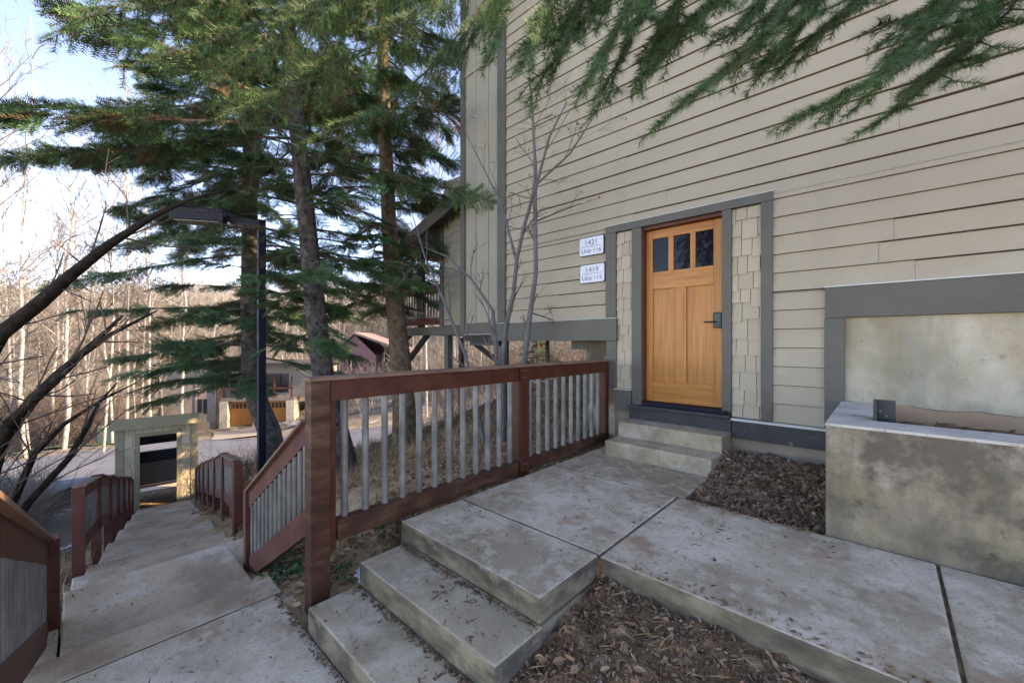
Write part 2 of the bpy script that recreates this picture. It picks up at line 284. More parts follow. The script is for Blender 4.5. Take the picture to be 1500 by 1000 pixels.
def ribbon(name,cl,wd,m,dz,n=60,across=10,kind='structure'):
    cl=np.array(cl,float); t=np.linspace(0,len(cl)-1,n)
    def cr(t):
        i=min(int(t),len(cl)-2); f=t-i; p0=cl[max(i-1,0)];p1=cl[i];p2=cl[i+1];p3=cl[min(i+2,len(cl)-1)]
        return .5*((2*p1)+(-p0+p2)*f+(2*p0-5*p1+4*p2-p3)*f*f+(-p0+3*p1-3*p2+p3)*f**3)
    P=np.array([cr(q) for q in t]); T=np.gradient(P,axis=0); T/=np.linalg.norm(T,axis=1,keepdims=True); N=np.c_[-T[:,1],T[:,0]]
    u=np.linspace(-wd/2,wd/2,across); X=P[:,None,0]+N[:,None,0]*u; Y=P[:,None,1]+N[:,None,1]*u
    # the road is level across: height from the centre line
    Zc=H(P[:,0],P[:,1]); Z=np.maximum(H(X,Y),Zc[:,None]-.15)+dz
    idx=np.arange(n*across).reshape(n,across); F=np.stack([idx[:-1,:-1],idx[1:,:-1],idx[1:,1:],idx[:-1,1:]],-1).reshape(-1,4)
    return G().add(np.stack([X,Y,Z],-1).reshape(-1,3),F).build(name,m,smooth=True,kind=kind)
def P2(px,py,t): p=at(px,py,t); return (p.x,p.y)
ribbon('road',[(-13,-9),(-16.5,-5),(-21,-2.0),P2(130,680,18),P2(225,665,19.8),P2(350,660,20),P2(450,650,21),P2(530,635,20.5),P2(620,630,18.6),P2(720,590,17.5),P2(830,545,17.5),(-6,19),(4,25)],6.2,M['asphalt'],.09,n=160,across=14)
ribbon('driveway',[P2(362,643,24.5),P2(358,638,29),P2(350,630,35.5)],3.6,M['apron'],.11,n=24,across=6)
ribbon('lawn',[P2(60,655,23),P2(160,652,23.6),P2(225,645,26),P2(300,640,28)],2.0,M['lawn'],.12,n=40,across=6)
# ---------------------------------------------------------------- concrete walk and steps
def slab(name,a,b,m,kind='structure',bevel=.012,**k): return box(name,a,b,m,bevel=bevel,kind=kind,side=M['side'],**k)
Z0=-1.21; ZA=-1.61; ZB=-1.77
# upper walkway: slabs with real joints
slab('walkway',(-2.41,1.485,-1.34),(-1.20,2.018,Z0),M['conc'])
slab('walkway',(-2.41,2.026,-1.38),(-1.20,3.2,Z0),M['conc'])
slab('walkway',(-2.41,3.206,-1.38),(-1.15,4.49,Z0),M['conc'])
slab('walkway',(-1.190,2.005,-1.9),(.20,3.2,Z0-.002),M['conc'])
slab('walkway',(.210,2.005,-1.9),(3.4,3.2,Z0-.002),M['conc'])
cs=empty('concrete_steps',(-1.8,1.2,-1.61),'three broad worn concrete steps rising from the lower landing to the upper walkway','steps')
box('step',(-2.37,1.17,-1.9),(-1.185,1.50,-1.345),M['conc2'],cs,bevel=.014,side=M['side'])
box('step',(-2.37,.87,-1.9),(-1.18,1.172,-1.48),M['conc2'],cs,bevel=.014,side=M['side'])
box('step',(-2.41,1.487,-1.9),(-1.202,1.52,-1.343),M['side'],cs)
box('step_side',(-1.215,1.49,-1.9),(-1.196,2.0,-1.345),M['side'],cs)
slab('landing',(-2.862,-1.6,-1.78),(3,.868,ZA),M['conc'])
slab('landing',(-3.12,-1.6,-1.78),(-2.870,.90,ZA-.001),M['concLow'])
slab('landing',(-4.28,-.075,-1.93),(-3.10,.885,ZB),M['concLow'])
slab('landing',(-4.2,-.75,-1.94),(-3.10,-.083,ZB-.003),M['concLow'])
slab('landing',(-4.5,.893,-2.2),(-3.90,1.70,ZB-.09),M['concLow'])
# lower flight
ls=empty('lower_stairs',(-10,1.1,-3.9),'long flight of shallow sandy concrete steps going down to the shingled shelter','stairs')
u=Vector((-.9938,.1113,0)); nrm=Vector((.1113,.9938,0)); P0=Vector((-4.22,.44,0))
def fl(s0,s1,hw=.60):
    a=P0+u*s0; b=P0+u*s1
    h0=.5 if s0<.6 else hw; h1=.46 if s0<.6 else hw
    return [a-nrm*h0,b-nrm*hw,b+nrm*hw,a+nrm*h1]
STEPS=[]                                             # long gently sloping treads, one riser between each
z=ZB; s_=0.0
for i,(ln,rs,dr) in enumerate([(1.04,.16,.17),(1.04,.16,.17)]+[(1.89,.17,.304)]*5): STEPS.append((s_,s_+ln,z-rs,z-rs-dr)); z-=rs+dr; s_+=ln
STEPS.append((s_,s_+3.2,z-.06,z-.10))
for a,b,za_,zb_ in STEPS:
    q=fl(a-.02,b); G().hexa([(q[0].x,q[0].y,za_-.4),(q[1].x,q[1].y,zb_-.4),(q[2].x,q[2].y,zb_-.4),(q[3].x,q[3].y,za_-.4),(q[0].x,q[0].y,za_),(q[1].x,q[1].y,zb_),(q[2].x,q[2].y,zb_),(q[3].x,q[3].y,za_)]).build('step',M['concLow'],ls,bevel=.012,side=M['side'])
def flz(s):
    for a,b,za_,zb_ in STEPS:
        if a<=s<=b: return za_+(zb_-za_)*(s-a)/(b-a)
    return STEPS[-1][3]
G().box((-2.405,2.0,-1.5),(-1.2,2.04,Z0-.014)).box((-1.215,2.0,-1.5),(-1.17,3.21,Z0-.0145)).box((-2.4,3.19,-1.5),(-1.2,3.215,Z0-.0142)).box((.19,2.02,-1.5),(.22,3.2,Z0-.0147)).build('joint_dirt',M['soil'],kind='structure')
# door steps
ds=empty('door_steps',(-1.7,4.2,Z0),'two small grey concrete steps up to the wooden front door','steps')
box('step',(-2.23,4.165,-1.30),(-1.145,4.497,-.90),M['conc2'],ds,bevel=.014)
box('step',(-2.225,3.86,-1.30),(-1.15,4.17,-1.055),M['conc2'],ds,bevel=.014)
# retaining wall
rw=empty('retaining_wall',(1,3.4,-1.3),'low L-shaped stained concrete retaining wall with pale top beside the walkway','wall')
G().prism([(-.28,3.215),(4,3.215),(4,3.50),(-.07,3.50),(-.07,4.495),(-.28,4.495)],-1.5,-.522).build('wall_body',M['retain'],rw)
G().prism([(-.283,3.212),(4,3.212),(4,3.503),(-.067,3.503),(-.067,4.493),(-.283,4.493)],-.525,-.508).build('wall_top',M['rcap'],rw)
br=empty('steel_bracket',(-.02,3.56,-.5),'small black steel bracket with two bolts behind the retaining wall corner','bracket')
box('plate',(-.062,3.51,-.60),(-.045,3.66,-.385),M['black'],br); box('flange',(-.062,3.655,-.60),(.045,3.672,-.385),M['black'],br)
for zz,xx in ((-.47,.0),(-.44,-.03)):
    G().tube([(xx,3.655,zz-.02),(xx,3.646,zz-.02)],.0075,6).build('bolt',M['galv'],br)
# ---------------------------------------------------------------- beds
def bed(name,x0,x1,y0,y1,zf,m,st=.03,nz=.008,label=None):
    xs=np.arange(x0,x1+1e-6,st); ys=np.arange(y0,y1+1e-6,st); X,Y=np.meshgrid(xs,ys,indexing='ij'); Z=zf(X,Y)+RNG.normal(0,nz,X.shape)
    nx,ny=X.shape; idx=np.arange(nx*ny).reshape(nx,ny); F=np.stack([idx[:-1,:-1],idx[1:,:-1],idx[1:,1:],idx[:-1,1:]],-1).reshape(-1,4)
    return G().add(np.stack([X,Y,Z],-1).reshape(-1,3),F).build(name,m,smooth=True,kind='structure')
def wob(X,Y,a=.02): return a*(np.sin(X*11+1)*np.cos(Y*9)+.6*np.sin(X*23+Y*17)+.4*np.cos(X*37-Y*41))
z1=lambda X,Y:-1.30+.20*np.clip((Y-3.2)/1.0,0,1)+wob(X,Y,.02)
z2=lambda X,Y:-1.325-.20*np.clip((2.0-Y)/1.0,0,1)-.10*np.clip((X+.2)/1.5,0,1)+wob(X,Y,.018)
z3=lambda X,Y:-.63+wob(X,Y,.012)
bed('soil_bed',-1.16,-.27,3.19,4.5,z1,M['soil']); bed('soil_bed',-1.21,3.2,.86,2.02,z2,M['soil']); bed('soil_bed',-.08,4,3.48,4.52,z3,M['soil'],st=.05)
def rotm(N,rng,tilt=.6):
    a=rng.uniform(0,2*np.pi,N); tx=rng.normal(0,tilt,N); ty=rng.normal(0,tilt,N)
    ca,sa=np.cos(a),np.sin(a); Z=np.zeros(N);O=np.ones(N)
    Rz=np.stack([np.stack([ca,-sa,Z],-1),np.stack([sa,ca,Z],-1),np.stack([Z,Z,O],-1)],1)
    cx,sx=np.cos(tx),np.sin(tx); Rx=np.stack([np.stack([O,Z,Z],-1),np.stack([Z,cx,-sx],-1),np.stack([Z,sx,cx],-1)],1)
    cy,sy=np.cos(ty),np.sin(ty); Ry=np.stack([np.stack([cy,Z,sy],-1),np.stack([Z,O,Z],-1),np.stack([-sy,Z,cy],-1)],1)
    return Rz@Rx@Ry
LEAF_V=np.array([(-.5,0,.02),(-.2,-.27,.09),(-.22,0,-.03),(-.2,.25,.08),(.18,-.24,.10),(.2,0,-.02),(.15,.26,.05),(.5,.02,.09)]); LEAF_F=np.array([(0,1,2),(0,2,3),(1,4,5),(1,5,2),(2,5,6),(2,6,3),(4,7,5),(5,7,6)])
def chunk_t():
    v=np.array([(-.5,-.2,-.15),(.45,-.25,-.12),(.5,.22,-.1),(-.42,.25,-.14),(-.36,-.16,.16),(.3,-.2,.2),(.33,.14,.13),(-.3,.2,.2)]); f=np.array([(0,3,2,1),(4,5,6,7),(0,1,5,4),(1,2,6,5),(2,3,7,6),(3,0,4,7)]); return v,f
CH_V,CH_F=chunk_t()
def scatter(name,m,N,pos,size,TV,TF,tilt=.5,flat=1,label=None,lift=.3,rng=RNG,smooth=False,asp=(.6,1.2)):
    P=pos(N,rng); N=len(P); sz=rng.uniform(size[0],size[1],N)*np.where(rng.random(N)<.15,1.4,1); Mx=rotm(N,rng,tilt)
    sc=np.stack([sz,sz*rng.uniform(asp[0],asp[1],N),sz*flat],-1); Mx=Mx*sc[:,None,:]; P=P.copy(); P[:,2]+=sz*lift*rng.random(N)
    o=G().inst(TV,TF,P,Mx).build(name,m,kind='stuff',smooth=smooth); o['label']=label; return o
def area(x0,x1,y0,y1,zf,mask=None):
    def f(N,rng):
        X=rng.uniform(x0,x1,N);Y=rng.uniform(y0,y1,N)
        if mask is not None: k=mask(X,Y,rng); X=X[k];Y=Y[k]
        return np.stack([X,Y,zf(X,Y)],-1)
    return f
scatter('bark_mulch',M['leafdk'],5200,area(-1.14,-.29,3.22,4.48,z1),(.018,.055),CH_V,CH_F,.8,.6,'brown lumpy bark mulch between the door steps and the retaining wall')
scatter('pale_stones',M['stone'],260,area(-1.14,-.29,3.22,4.48,z1),(.02,.05),CH_V,CH_F,.6,.7,'small pale stones lying in the mulch beside the door steps')
scatter('leaf_litter',M['leaf'],5200,area(-1.17,1.6,.9,1.99,z2,lambda X,Y,r:(r.random(len(X))<.35+.5*(np.sin(X*5+Y*4)>-.2))),(.014,.046),LEAF_V,LEAF_F,.5,1,'curled brown dead leaves in the bed below the walkway edge')
scatter('bark_mulch',M['leafdk'],12000,area(-1.19,1.6,.88,2.0,z2),(.008,.030),CH_V,CH_F,.8,.5,'dark crumbly mulch under the dead leaves below the walkway edge')
scatter('gravel',M['stone'],3500,area(-1.19,1.4,.9,2.0,z2,lambda X,Y,r:np.sin(X*6+Y*9)+np.cos(X*13-Y*5)>.5),(.006,.022),CH_V,CH_F,.8,.8,'scattered pale gravel among the leaves below the walkway edge')
def tri_t(): return np.array([(-.5,-.018,0),(.5,0,.03),(-.5,.018,.02),(0,.03,.05)]),np.array([(0,1,3),(3,1,2)])
ND_V,ND_F=tri_t()
scatter('leaf_litter',M['leafdk'],900,area(0,3.5,3.55,4.45,z3),(.02,.05),LEAF_V,LEAF_F,.5,1,'dead leaves on the soil behind the retaining wall')
# debris on slabs: clumped
def clump(x0,x1,y0,y1,zf,k=.35):
    def mk(X,Y,r):
        f=np.sin(X*3.1+1)*np.cos(Y*3.7)+np.sin(X*7+Y*5)*.6+np.cos(X*1.3-Y*2.1+2)*.7
        return r.random(len(X))<np.clip(k+f*.45,.04,1)
    return area(x0,x1,y0,y1,zf,mk)
cst=lambda z:(lambda X,Y:np.full_like(X,z))
deb=[((-2.40,-1.21,1.5,4.1),Z0,900),((-1.15,3,2.02,3.18),Z0-.002,650),((-2.35,-1.2,1.18,1.48),-1.345,420),((-2.35,-1.2,.89,1.16),-1.48,420),((-2.85,-.6,-.8,.86),ZA,1500),((-4.25,-3.1,-.6,.88),ZB,500),((-2.2,-1.2,3.9,4.45),-.9,0)]
def debpos(N,rng):
    out=[]
    for (b,z,n) in deb:
        if n: out.append(clump(*b,cst(z+.002))(n,rng))
    for a,b,za_,zb_ in STEPS:
        n=int(90*(b-a)); s=rng.uniform(a,b,n); q=rng.uniform(-.5,.5,n); X=P0.x+u.x*s+nrm.x*q; Y=P0.y+u.y*s+nrm.y*q; out.append(np.stack([X,Y,za_+(zb_-za_)*(s-a)/(b-a)+.003],-1))
    # gathered against the risers
    for (x0,x1,y,z) in ((-2.35,-1.2,1.475,-1.345),(-2.35,-1.2,1.16,-1.48),(-2.85,-1.2,.86,ZA)):
        n=260; X=rng.uniform(x0,x1,n); Y=y-np.abs(rng.normal(0,.02,n)); out.append(np.stack([X,Y,np.full(n,z+.002)],-1))
    return np.concatenate(out)
scatter('fallen_needles',M['debris'],1,debpos,(.014,.05),ND_V,ND_F,.06,1,'fallen brown needles and twigs scattered over the concrete slabs and steps',lift=.05,asp=(1.5,4))
scatter('leaf_bits',M['debris'],1,lambda N,r:debpos(N,r)[::5],(.008,.024),LEAF_V,LEAF_F,.12,1,'small broken leaf bits scattered over the concrete slabs and steps',lift=.05)
# slope leaves, dry grass, ivy
def slope(x0,x1,y0,y1,mask=None): return area(x0,x1,y0,y1,lambda X,Y:H(X,Y)+.005,mask)
outside=lambda X,Y,r:(X<-2.45)&~((X>-3.14)&(Y<.9))&~((X>-4.3)&(Y<.9))&~((np.abs((Y-.44)-(-4.22-X)*.112)<.62))&~((X>-4.75)&(X<-3.85)&(Y<2.3))
scatter('leaf_litter',M['leaf'],11000,slope(-6.2,-2.42,.3,6,outside),(.03,.065),LEAF_V,LEAF_F,.45,1,'dead leaves covering the slope behind the red-brown railing')
scatter('leaf_litter',M['leaf'],9000,slope(-12,-5.5,1.6,8),(.05,.10),LEAF_V,LEAF_F,.45,1,'dead leaves on the slope around the spruce trunks')
scatter('leaf_litter',M['leafdk'],3500,slope(-9,-3.2,-3,0.2,outside),(.03,.08),LEAF_V,LEAF_F,.45,1,'dead leaves on the bank left of the stairs')
GR_V=np.array([(-.012,0,0),(.012,0,0),(.04,.05,.6),(.02,.03,.58),(.16,.18,1.0)]); GR_F=np.array([(0,1,2),(0,2,3),(3,2,4)])
def grass(name,m,N,pos,size,label,tilt=.35):
    P=pos(N,RNG); N=len(P); sz=RNG.uniform(*size,N); Mx=rotm(N,RNG,tilt)*sz[:,None,None]
    o=G().inst(GR_V,GR_F,P,Mx).build(name,m,kind='stuff'); o['label']=label; return o
clumps=RNG.uniform(0,1,(170,2))
def gpos(x0,x1,y0,y1,mask=outside,sp=.10):
    def f(N,rng):
        c=clumps*np.array([[x1-x0,y1-y0]])+np.array([[x0,y0]]); k=rng.integers(0,len(c),N); X=c[k,0]+rng.normal(0,sp,N);Y=c[k,1]+rng.normal(0,sp,N)
        if mask: q=mask(X,Y,rng); X=X[q];Y=Y[q]
        return np.stack([X,Y,H(X,Y)-.01],-1)
    return f
scatter('leaf_litter',M['leaf'],260,lambda N,r:np.concatenate([np.stack([r.uniform(-1.1,1.6,N),2.01+np.abs(r.normal(0,.05,N)),np.full(N,Z0+.002)],-1),np.stack([r.uniform(-1.1,-.3,N//2),3.19-np.abs(r.normal(0,.03,N//2)),np.full(N//2,Z0+.002)],-1)]),(.010,.030),LEAF_V,LEAF_F,.12,1,'leaf scraps spilled on the edges of the right walkway slabs',lift=.1)
scatter('straw',M['dry'],1500,area(-1.15,1.6,.9,1.97,z2),(.05,.10),ND_V*np.array([1,.6,1]),ND_F,.25,1,'dry straw and stems lying on the leaf bed below the walkway edge',asp=(.5,1.2))
grass('dry_grass',M['dry'],9000,gpos(-8,-2.6,1.3,6,sp=.13),(.06,.24),'tufts of dry straw coloured grass on the slope behind the railing')
grass('dry_grass',M['dry'],5000,gpos(-14,-6.2,1.9,6,sp=.25),(.12,.40),'tall dry grass right of the lower stairs')
grass('dry_grass',M['dry'],4500,gpos(-14,-4,-4,-.3,sp=.25),(.15,.5),'dry grass left of the lower stairs')
grass('ground_cover',M['ivy'],1300,lambda N,r:np.concatenate([gpos2(-3.15,.98,.12,500),gpos2(-3.5,1.25,.16,500),gpos2(-2.9,1.65,.12,320)]),(.03,.09),'green ground cover leaves at the foot of the sloping railing',.9) if False else None
def gpos2(x,y,s,n):
    X=RNG.normal(x,s,n);Y=RNG.normal(y,s,n); k=(Y>.9)|(X<-3.2); k&=~((X>-4.28)&(Y<.9)); X=X[k];Y=Y[k]; return np.stack([X,Y,H(X,Y)+.01],-1)
scatter('ground_cover',M['ivy'],1,lambda N,r:np.concatenate([gpos2(-3.1,1.02,.09,260),gpos2(-3.55,1.12,.13,260),gpos2(-2.85,1.75,.10,160),gpos2(-2.7,1.2,.06,80)]),(.018,.045),LEAF_V,LEAF_F,.5,1,'green ground cover leaves at the foot of the sloping railing',lift=.9)
def blob(name,x,y,rx,ry,hh,label):
    n=14;V=[];F=[]
    for i in range(7):
        rr=i/6
        for j in range(n):
            a=2*math.pi*j/n; k=1+.18*math.sin(3*a+x)+.12*math.sin(5*a+y); X=x+rx*rr*k*math.cos(a);Y=y+ry*rr*k*math.sin(a)
            V.append((X,Y,h(X,Y)+hh*(1-rr*rr)*(.85+.3*math.sin(a*2+i))-.01))
    for i in range(6):
        for j in range(n): F.append((i*n+j,i*n+(j+1)%n,(i+1)*n+(j+1)%n,(i+1)*n+j))
    o=G().add(V,F).build(name,M['snow'],smooth=True,kind='stuff'); o['label']=label
blob('snow_patch',-2.56,1.36,.10,.14,.05,'little patch of old snow between the railing and the steps')
for i,(px,py,t,r) in enumerate([(600,640,13,.9),(660,622,14.5,1.1),(545,668,12.5,.7),(60,745,9,.8),(120,740,9.5,.5),(20,700,11,1.2),(720,600,13,1.0)]):
    p=at(px,py,t); blob('snow_patch',p.x,p.y,r,r*.6,.06,'thin patch of old snow '+['on the slope left of the brown spruce trunk','on the slope right of the brown spruce trunk','by the black drain pipe','under the bare tree','beside the first lower left post','at the far left roadside','below the porch posts'][i])
# ---------------------------------------------------------------- the house
W=4.5
hs=empty('house',(-1.5,4.5,-1.2),'large beige clapboard house with grey trim and an orange-brown wooden front door','house')
ROOFZ=lambda x:6.2-.27*(x+5.4)
def siding(rects,z_start=-.755,ex=.1765):
    g=G(); k=0; z=z_start
    zl=-.579-.1765
    while zl<6.2:
        for (x0,x1,za,zb) in rects:
            lo=max(zl,za); hi=min(zl+ex,zb)
            if hi-lo<.01: continue
            rr=random.Random(k*7+int(zl*100)); xs=[x0]; x=x0+rr.uniform(.6,2.6)
            while x<x1-.3: xs.append(x); x+=3.4+rr.uniform(-.4,.4)
            xs.append(x1)
            for a,b in zip(xs[:-1],xs[1:]):
                f0=(lo-zl)/ex; hi-=.006; f1=(hi-zl)/ex; yl=W+.002+.016*f0; yh=W+.002+.016*f1; j=.0022 if b<x1 else 0  # gap bares the dark backing, standing in for shadow under each lap
                if zl>2.5: b=min(b,-5.4+(6.2-hi)/.27)
                if b<=a+.02: continue
                V=[(a,yl,lo),(b-j,yl,lo),(b-j,W+.03,lo),(a,W+.03,lo),(a,yh,hi+.0),(b-j,yh,hi+.0),(b-j,W+.03,hi),(a,W+.03,hi)]
                g.hexa(V)
        zl+=ex; k+=1
    return g
SR=[(-4.31,-2.50,.29,1.43),(-4.31,4.2,1.40,6.2),(-.82,-.36,-.78,.49),(-.82,4.2,.46,1.42)]
siding(SR).build('siding',M['siding'],hs)
g=G(); g.box((-5.37,W+.03,.02),(-2.12,W+.14,1.34)); g.hexa([(-5.37,W+.03,1.34),(4.2,W+.03,1.34),(4.2,W+.14,1.34),(-5.37,W+.14,1.34),(-5.37,W+.03,6.2),(4.2,W+.03,3.61),(4.2,W+.14,3.61),(-5.37,W+.14,6.2)]); g.box((-1.2,W+.03,-.9),(-.30,W+.14,1.34)); g.box((-.30,W+.03,.3),(4.2,W+.14,1.34)); g.box((-2.46,W+.03,-.9),(-2.12,W+.14,.02))
g.box((-2.12,W+.22,-1.2),(-1.2,W+.3,1.34)); g.build('wall_backing',M['gap'],hs)
def shingles(x0,x1,z0,z1,y,m,ex=.165,seed=1,hx=(.08,.16),axis='x',dy=.017):
    rr=random.Random(seed); g=G(); z=z0-.04; 
    while z<z1:
        x=x0-rr.uniform(0,.06)
        while x<x1:
            w_=rr.uniform(*hx); a=max(x,x0);b=min(x+w_,x1)
            if b-a>.012:
                off=rr.choice((0,0,.03,-.02)); lo=max(z+off,z0); hi=min(z+ex+.045,z1)
                if hi>lo+.01:
                    yl=y-dy; yh=y-.001; 
                    V=[(a+.0028,yl,lo),(b-.0028,yl,lo),(b-.0028,y+.02,lo),(a+.0028,y+.02,lo),(a+.0028,yh,hi),(b-.0028,yh,hi),(b-.0028,y+.02,hi),(a+.0028,y+.02,hi)]
                    g.hexa(V)
            x+=w_
        z+=ex
    return g
shingles(-2.43,-2.222,-.56,1.34,W+.016,M['shing'],seed=3,hx=(.09,.13)).build('shingle_panel',M['shing'],hs)
shingles(-1.146,-.888,-.75,1.34,W+.016,M['shing'],seed=5,hx=(.085,.155)).build('shingle_panel',M['shing'],hs)
T=lambda n,x0,x1,z0,z1,y0=-.018,y1=.028,m='trim',bv=.003: box(n,(x0,W+y0,z0),(x1,W+y1,z1),M[m],hs,bevel=bv)
T('door_header_trim',-2.572,-.790,1.348,1.432,-.020); T('header_flashing',-2.576,-.786,1.433,1.440,-.024,.02,'flash',0)
T('trim_board',-2.570,-2.431,.298,1.346); T('door_casing',-2.222,-2.103,-.735,1.346); T('door_casing',-1.234,-1.146,-.70,1.346); T('trim_board',-.888,-.792,-.752,1.346)
T('band_board',-4.60,-2.412,.02,.290,-.045,.12); T('band_flashing',-4.604,-2.408,.291,.298,-.050,.02,'flash',0)
T('trim_board',-2.56,-2.425,-.575,.018,-.02,.16); T('trim_board',-2.425,-2.226,-.83,-.575,-.04,.16); T('ledge_flashing',-2.44,-2.226,-.573,-.566,-.045,.03,'flash',0)
T('corner_trim',-4.475,-4.311,.299,6.2,-.03,.03); T('corner_trim',-5.372,-5.27,.1,6.2,-.03,.12)
T('base_board',-1.14,-.283,-.958,-.785,-.03,.05,'trimdark'); T('base_flashing',-1.146,-.283,-.784,-.762,-.045,.03,'flash',.002)
T('frame_header',-.395,4.2,.212,.478,-.03,.05); T('frame_flashing',-.398,4.2,.479,.489,-.038,.02,'flash',0)
T('frame_side',-.400,-.262,-.755,.210,-.028,.05)
box('stained_wall',(-.262,W+.02,-.56),(4.2,W+.2,.211),M['stainwall'],hs)
rr=random.Random(4); xs=np.arange(-.262,4.2,.05); g=G()   # broken lower edge of the pale coating
tops=[-.510-.012*math.sin(x*2.6)+.006*math.sin(x*17)+rr.uniform(-.006,.006) for x in xs]
for i in range(len(xs)-1):
    a,b=xs[i],xs[i+1]; g.add([(a,W+.015,-.95),(b,W+.015,-.95),(b,W+.015,tops[i+1]),(a,W+.015,tops[i]),(b,W+.03,tops[i+1]),(a,W+.03,tops[i])],[(0,1,2,3),(3,2,4,5)])
g.build('foundation_foot',M['stainlow'],hs)
pts=[(xs[i],W+.013,tops[i]) for i in range(8,60)]
G().tube(pts,[.0012+.0022*rr.random() for _ in pts],4).build('wall_crack',M['gap'],hs)
box('foundation_wall',(-1.15,W+.004,-1.6),(-.2,W+.2,-.93),M['found'],hs)
box('foundation_wall',(-2.46,W+.01,-1.6),(-1.15,W+.2,-.80),M['found'],hs)
box('pier',(-3.02,W+.25,-1.6),(-2.44,W+.6,.02),M['retain'],hs)
# board and batten bay
box('batten_panel',(-5.28,W+.012,.32),(-4.47,W+.035,6.2),M['batten'],hs)
for x in (-5.02,-4.72): box('batten',(x-.018,W-.006,.33),(x+.018,W+.013,6.2),M['batten'],hs)
for zz in (2.36,4.53): box('batten',(-5.27,W-.010,zz-.02),(-4.475,W+.013,zz+.02),M['batten'],hs)
T('band_board',-5.372,-4.604,.135,.318,-.02,.12); T('band_flashing',-5.376,-4.604,.124,.133,-.03,.02,'flash',0)
box('side_wall',(-5.37,W+.125,.05),(-5.25,10.4,6.15),M['siding'],hs)
G().hexa([(-5.25,10.3,.05),(4.2,10.3,.05),(4.2,10.4,.05),(-5.25,10.4,.05),(-5.25,10.3,6.1),(4.2,10.3,3.6),(4.2,10.4,3.6),(-5.25,10.4,6.1)]).build('rear_wall',M['siding'],hs)  # unseen rear; house depth kept short so sun reaches the shelter
G().hexa([(-5.6,4.25,6.27),(4.4,4.25,3.57),(4.4,10.7,3.57),(-5.6,10.7,6.27),(-5.6,4.25,6.45),(4.4,4.25,3.75),(4.4,10.7,3.75),(-5.6,10.7,6.45)]).build('unseen_roof_slab',M['trim'],hs)  # roofline is unseen; slope invented to let more sky light onto the walk
box('floor_slab',(-5.36,W+.15,.03),(4.2,10.29,.11),M['trimdark'],hs)
box('floor_beam',(-5.34,W+.16,-.055),(-4.62,W+.40,.10),M['black'],hs)
box('floor_beam',(-3.3,W+.3,-.10),(-3.05,9,.028),M['trim'],hs)
# wing
wy=5.0
shingles(-6.50,-5.37,.33,3.2,wy,M['batten'],seed=9,hx=(.09,.15)).build('shingle_panel',M['batten'],hs)
box('wing_wall',(-6.60,wy+.02,.30),(-5.36,wy+.12,3.0),M['gap'],hs); box('corner_trim',(-6.62,wy-.03,.30),(-6.50,wy+.10,2.35),M['trim'],hs)
box('wing_wall',(-6.60,wy+.121,.30),(-6.50,9.5,2.4),M['batten'],hs)
# sloping porch roof
def roofpt(x): return 2.60+.34*(x+5.9)
g=G(); g.hexa([(-7.75,wy-.32,roofpt(-7.75)-.02),(-5.38,wy-.32,roofpt(-5.38)-.02),(-5.38,9.6,roofpt(-5.38)-.02),(-7.75,9.6,roofpt(-7.75)-.02),(-7.75,wy-.32,roofpt(-7.75)+.08),(-5.38,wy-.32,roofpt(-5.38)+.08),(-5.38,9.6,roofpt(-5.38)+.08),(-7.75,9.6,roofpt(-7.75)+.08)])
g.build('porch_roof',M['trim'],hs)
g=G(); g.hexa([(-7.75,wy-.36,roofpt(-7.75)-.16),(-5.38,wy-.36,roofpt(-5.38)-.16),(-5.38,wy-.322,roofpt(-5.38)-.16),(-7.75,wy-.322,roofpt(-7.75)-.16),(-7.75,wy-.36,roofpt(-7.75)+.10),(-5.38,wy-.36,roofpt(-5.38)+.10),(-5.38,wy-.322,roofpt(-5.38)+.10),(-7.75,wy-.322,roofpt(-7.75)+.10)])
g.build('rake_board',M['trim'],hs,bevel=.004)
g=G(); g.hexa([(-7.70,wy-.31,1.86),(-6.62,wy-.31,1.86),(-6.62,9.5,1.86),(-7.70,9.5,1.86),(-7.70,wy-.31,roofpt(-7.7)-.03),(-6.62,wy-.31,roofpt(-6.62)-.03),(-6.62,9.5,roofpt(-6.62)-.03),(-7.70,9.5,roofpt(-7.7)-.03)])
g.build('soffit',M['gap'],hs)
box('porch_band',(-8.35,wy-.10,.14),(-5.385,wy+.05,.31),M['trim'],hs); box('porch_deck',(-8.35,wy+.051,.16),(-5.385,9.5,.29),M['trimdark'],hs)
G().box((-7.45,wy,.3),(-7.33,wy+.12,1.9)).build('porch_post',M['gap'],hs)
pr=box('porch_railing',(-8.30,wy-.04,1.00),(-6.63,wy+.02,1.15),M['railfar'],hs); box('bottom_rail',(-8.30,wy-.04,.36),(-6.63,wy+.02,.50),M['railfar'],pr)
for k in range(17): x=-8.25+.1*k; box('baluster',(x-.014,wy-.02,.49),(x+.014,wy+.008,1.02),M['galv'],pr)
for (px,py,t,zt,wd) in [(657,632,8.1,.14,.12),(802,606,6.9,.03,.05),(583,600,9.2,.14,.11),(737,600,6.7,.03,.14),(676,560,9.5,.1,.10)]:
    p=at(px,py,t); p.z=h(p.x,p.y)
    box('support_post',(p.x-wd/2,p.y-wd/2,p.z-.1),(p.x+wd/2,p.y+wd/2,zt),M['trim' if wd>.1 else 'black'],hs)
for (a,b,t0,t1) in [((628,488),(584,548),8.6,9.0),((610,482),(583,506),8.7,9.1),((692,500),(728,528),7.2,7.2)]:
    G().beam(at(*a,t0),at(*b,t1),.09,.09).build('brace',M['gap'],hs)
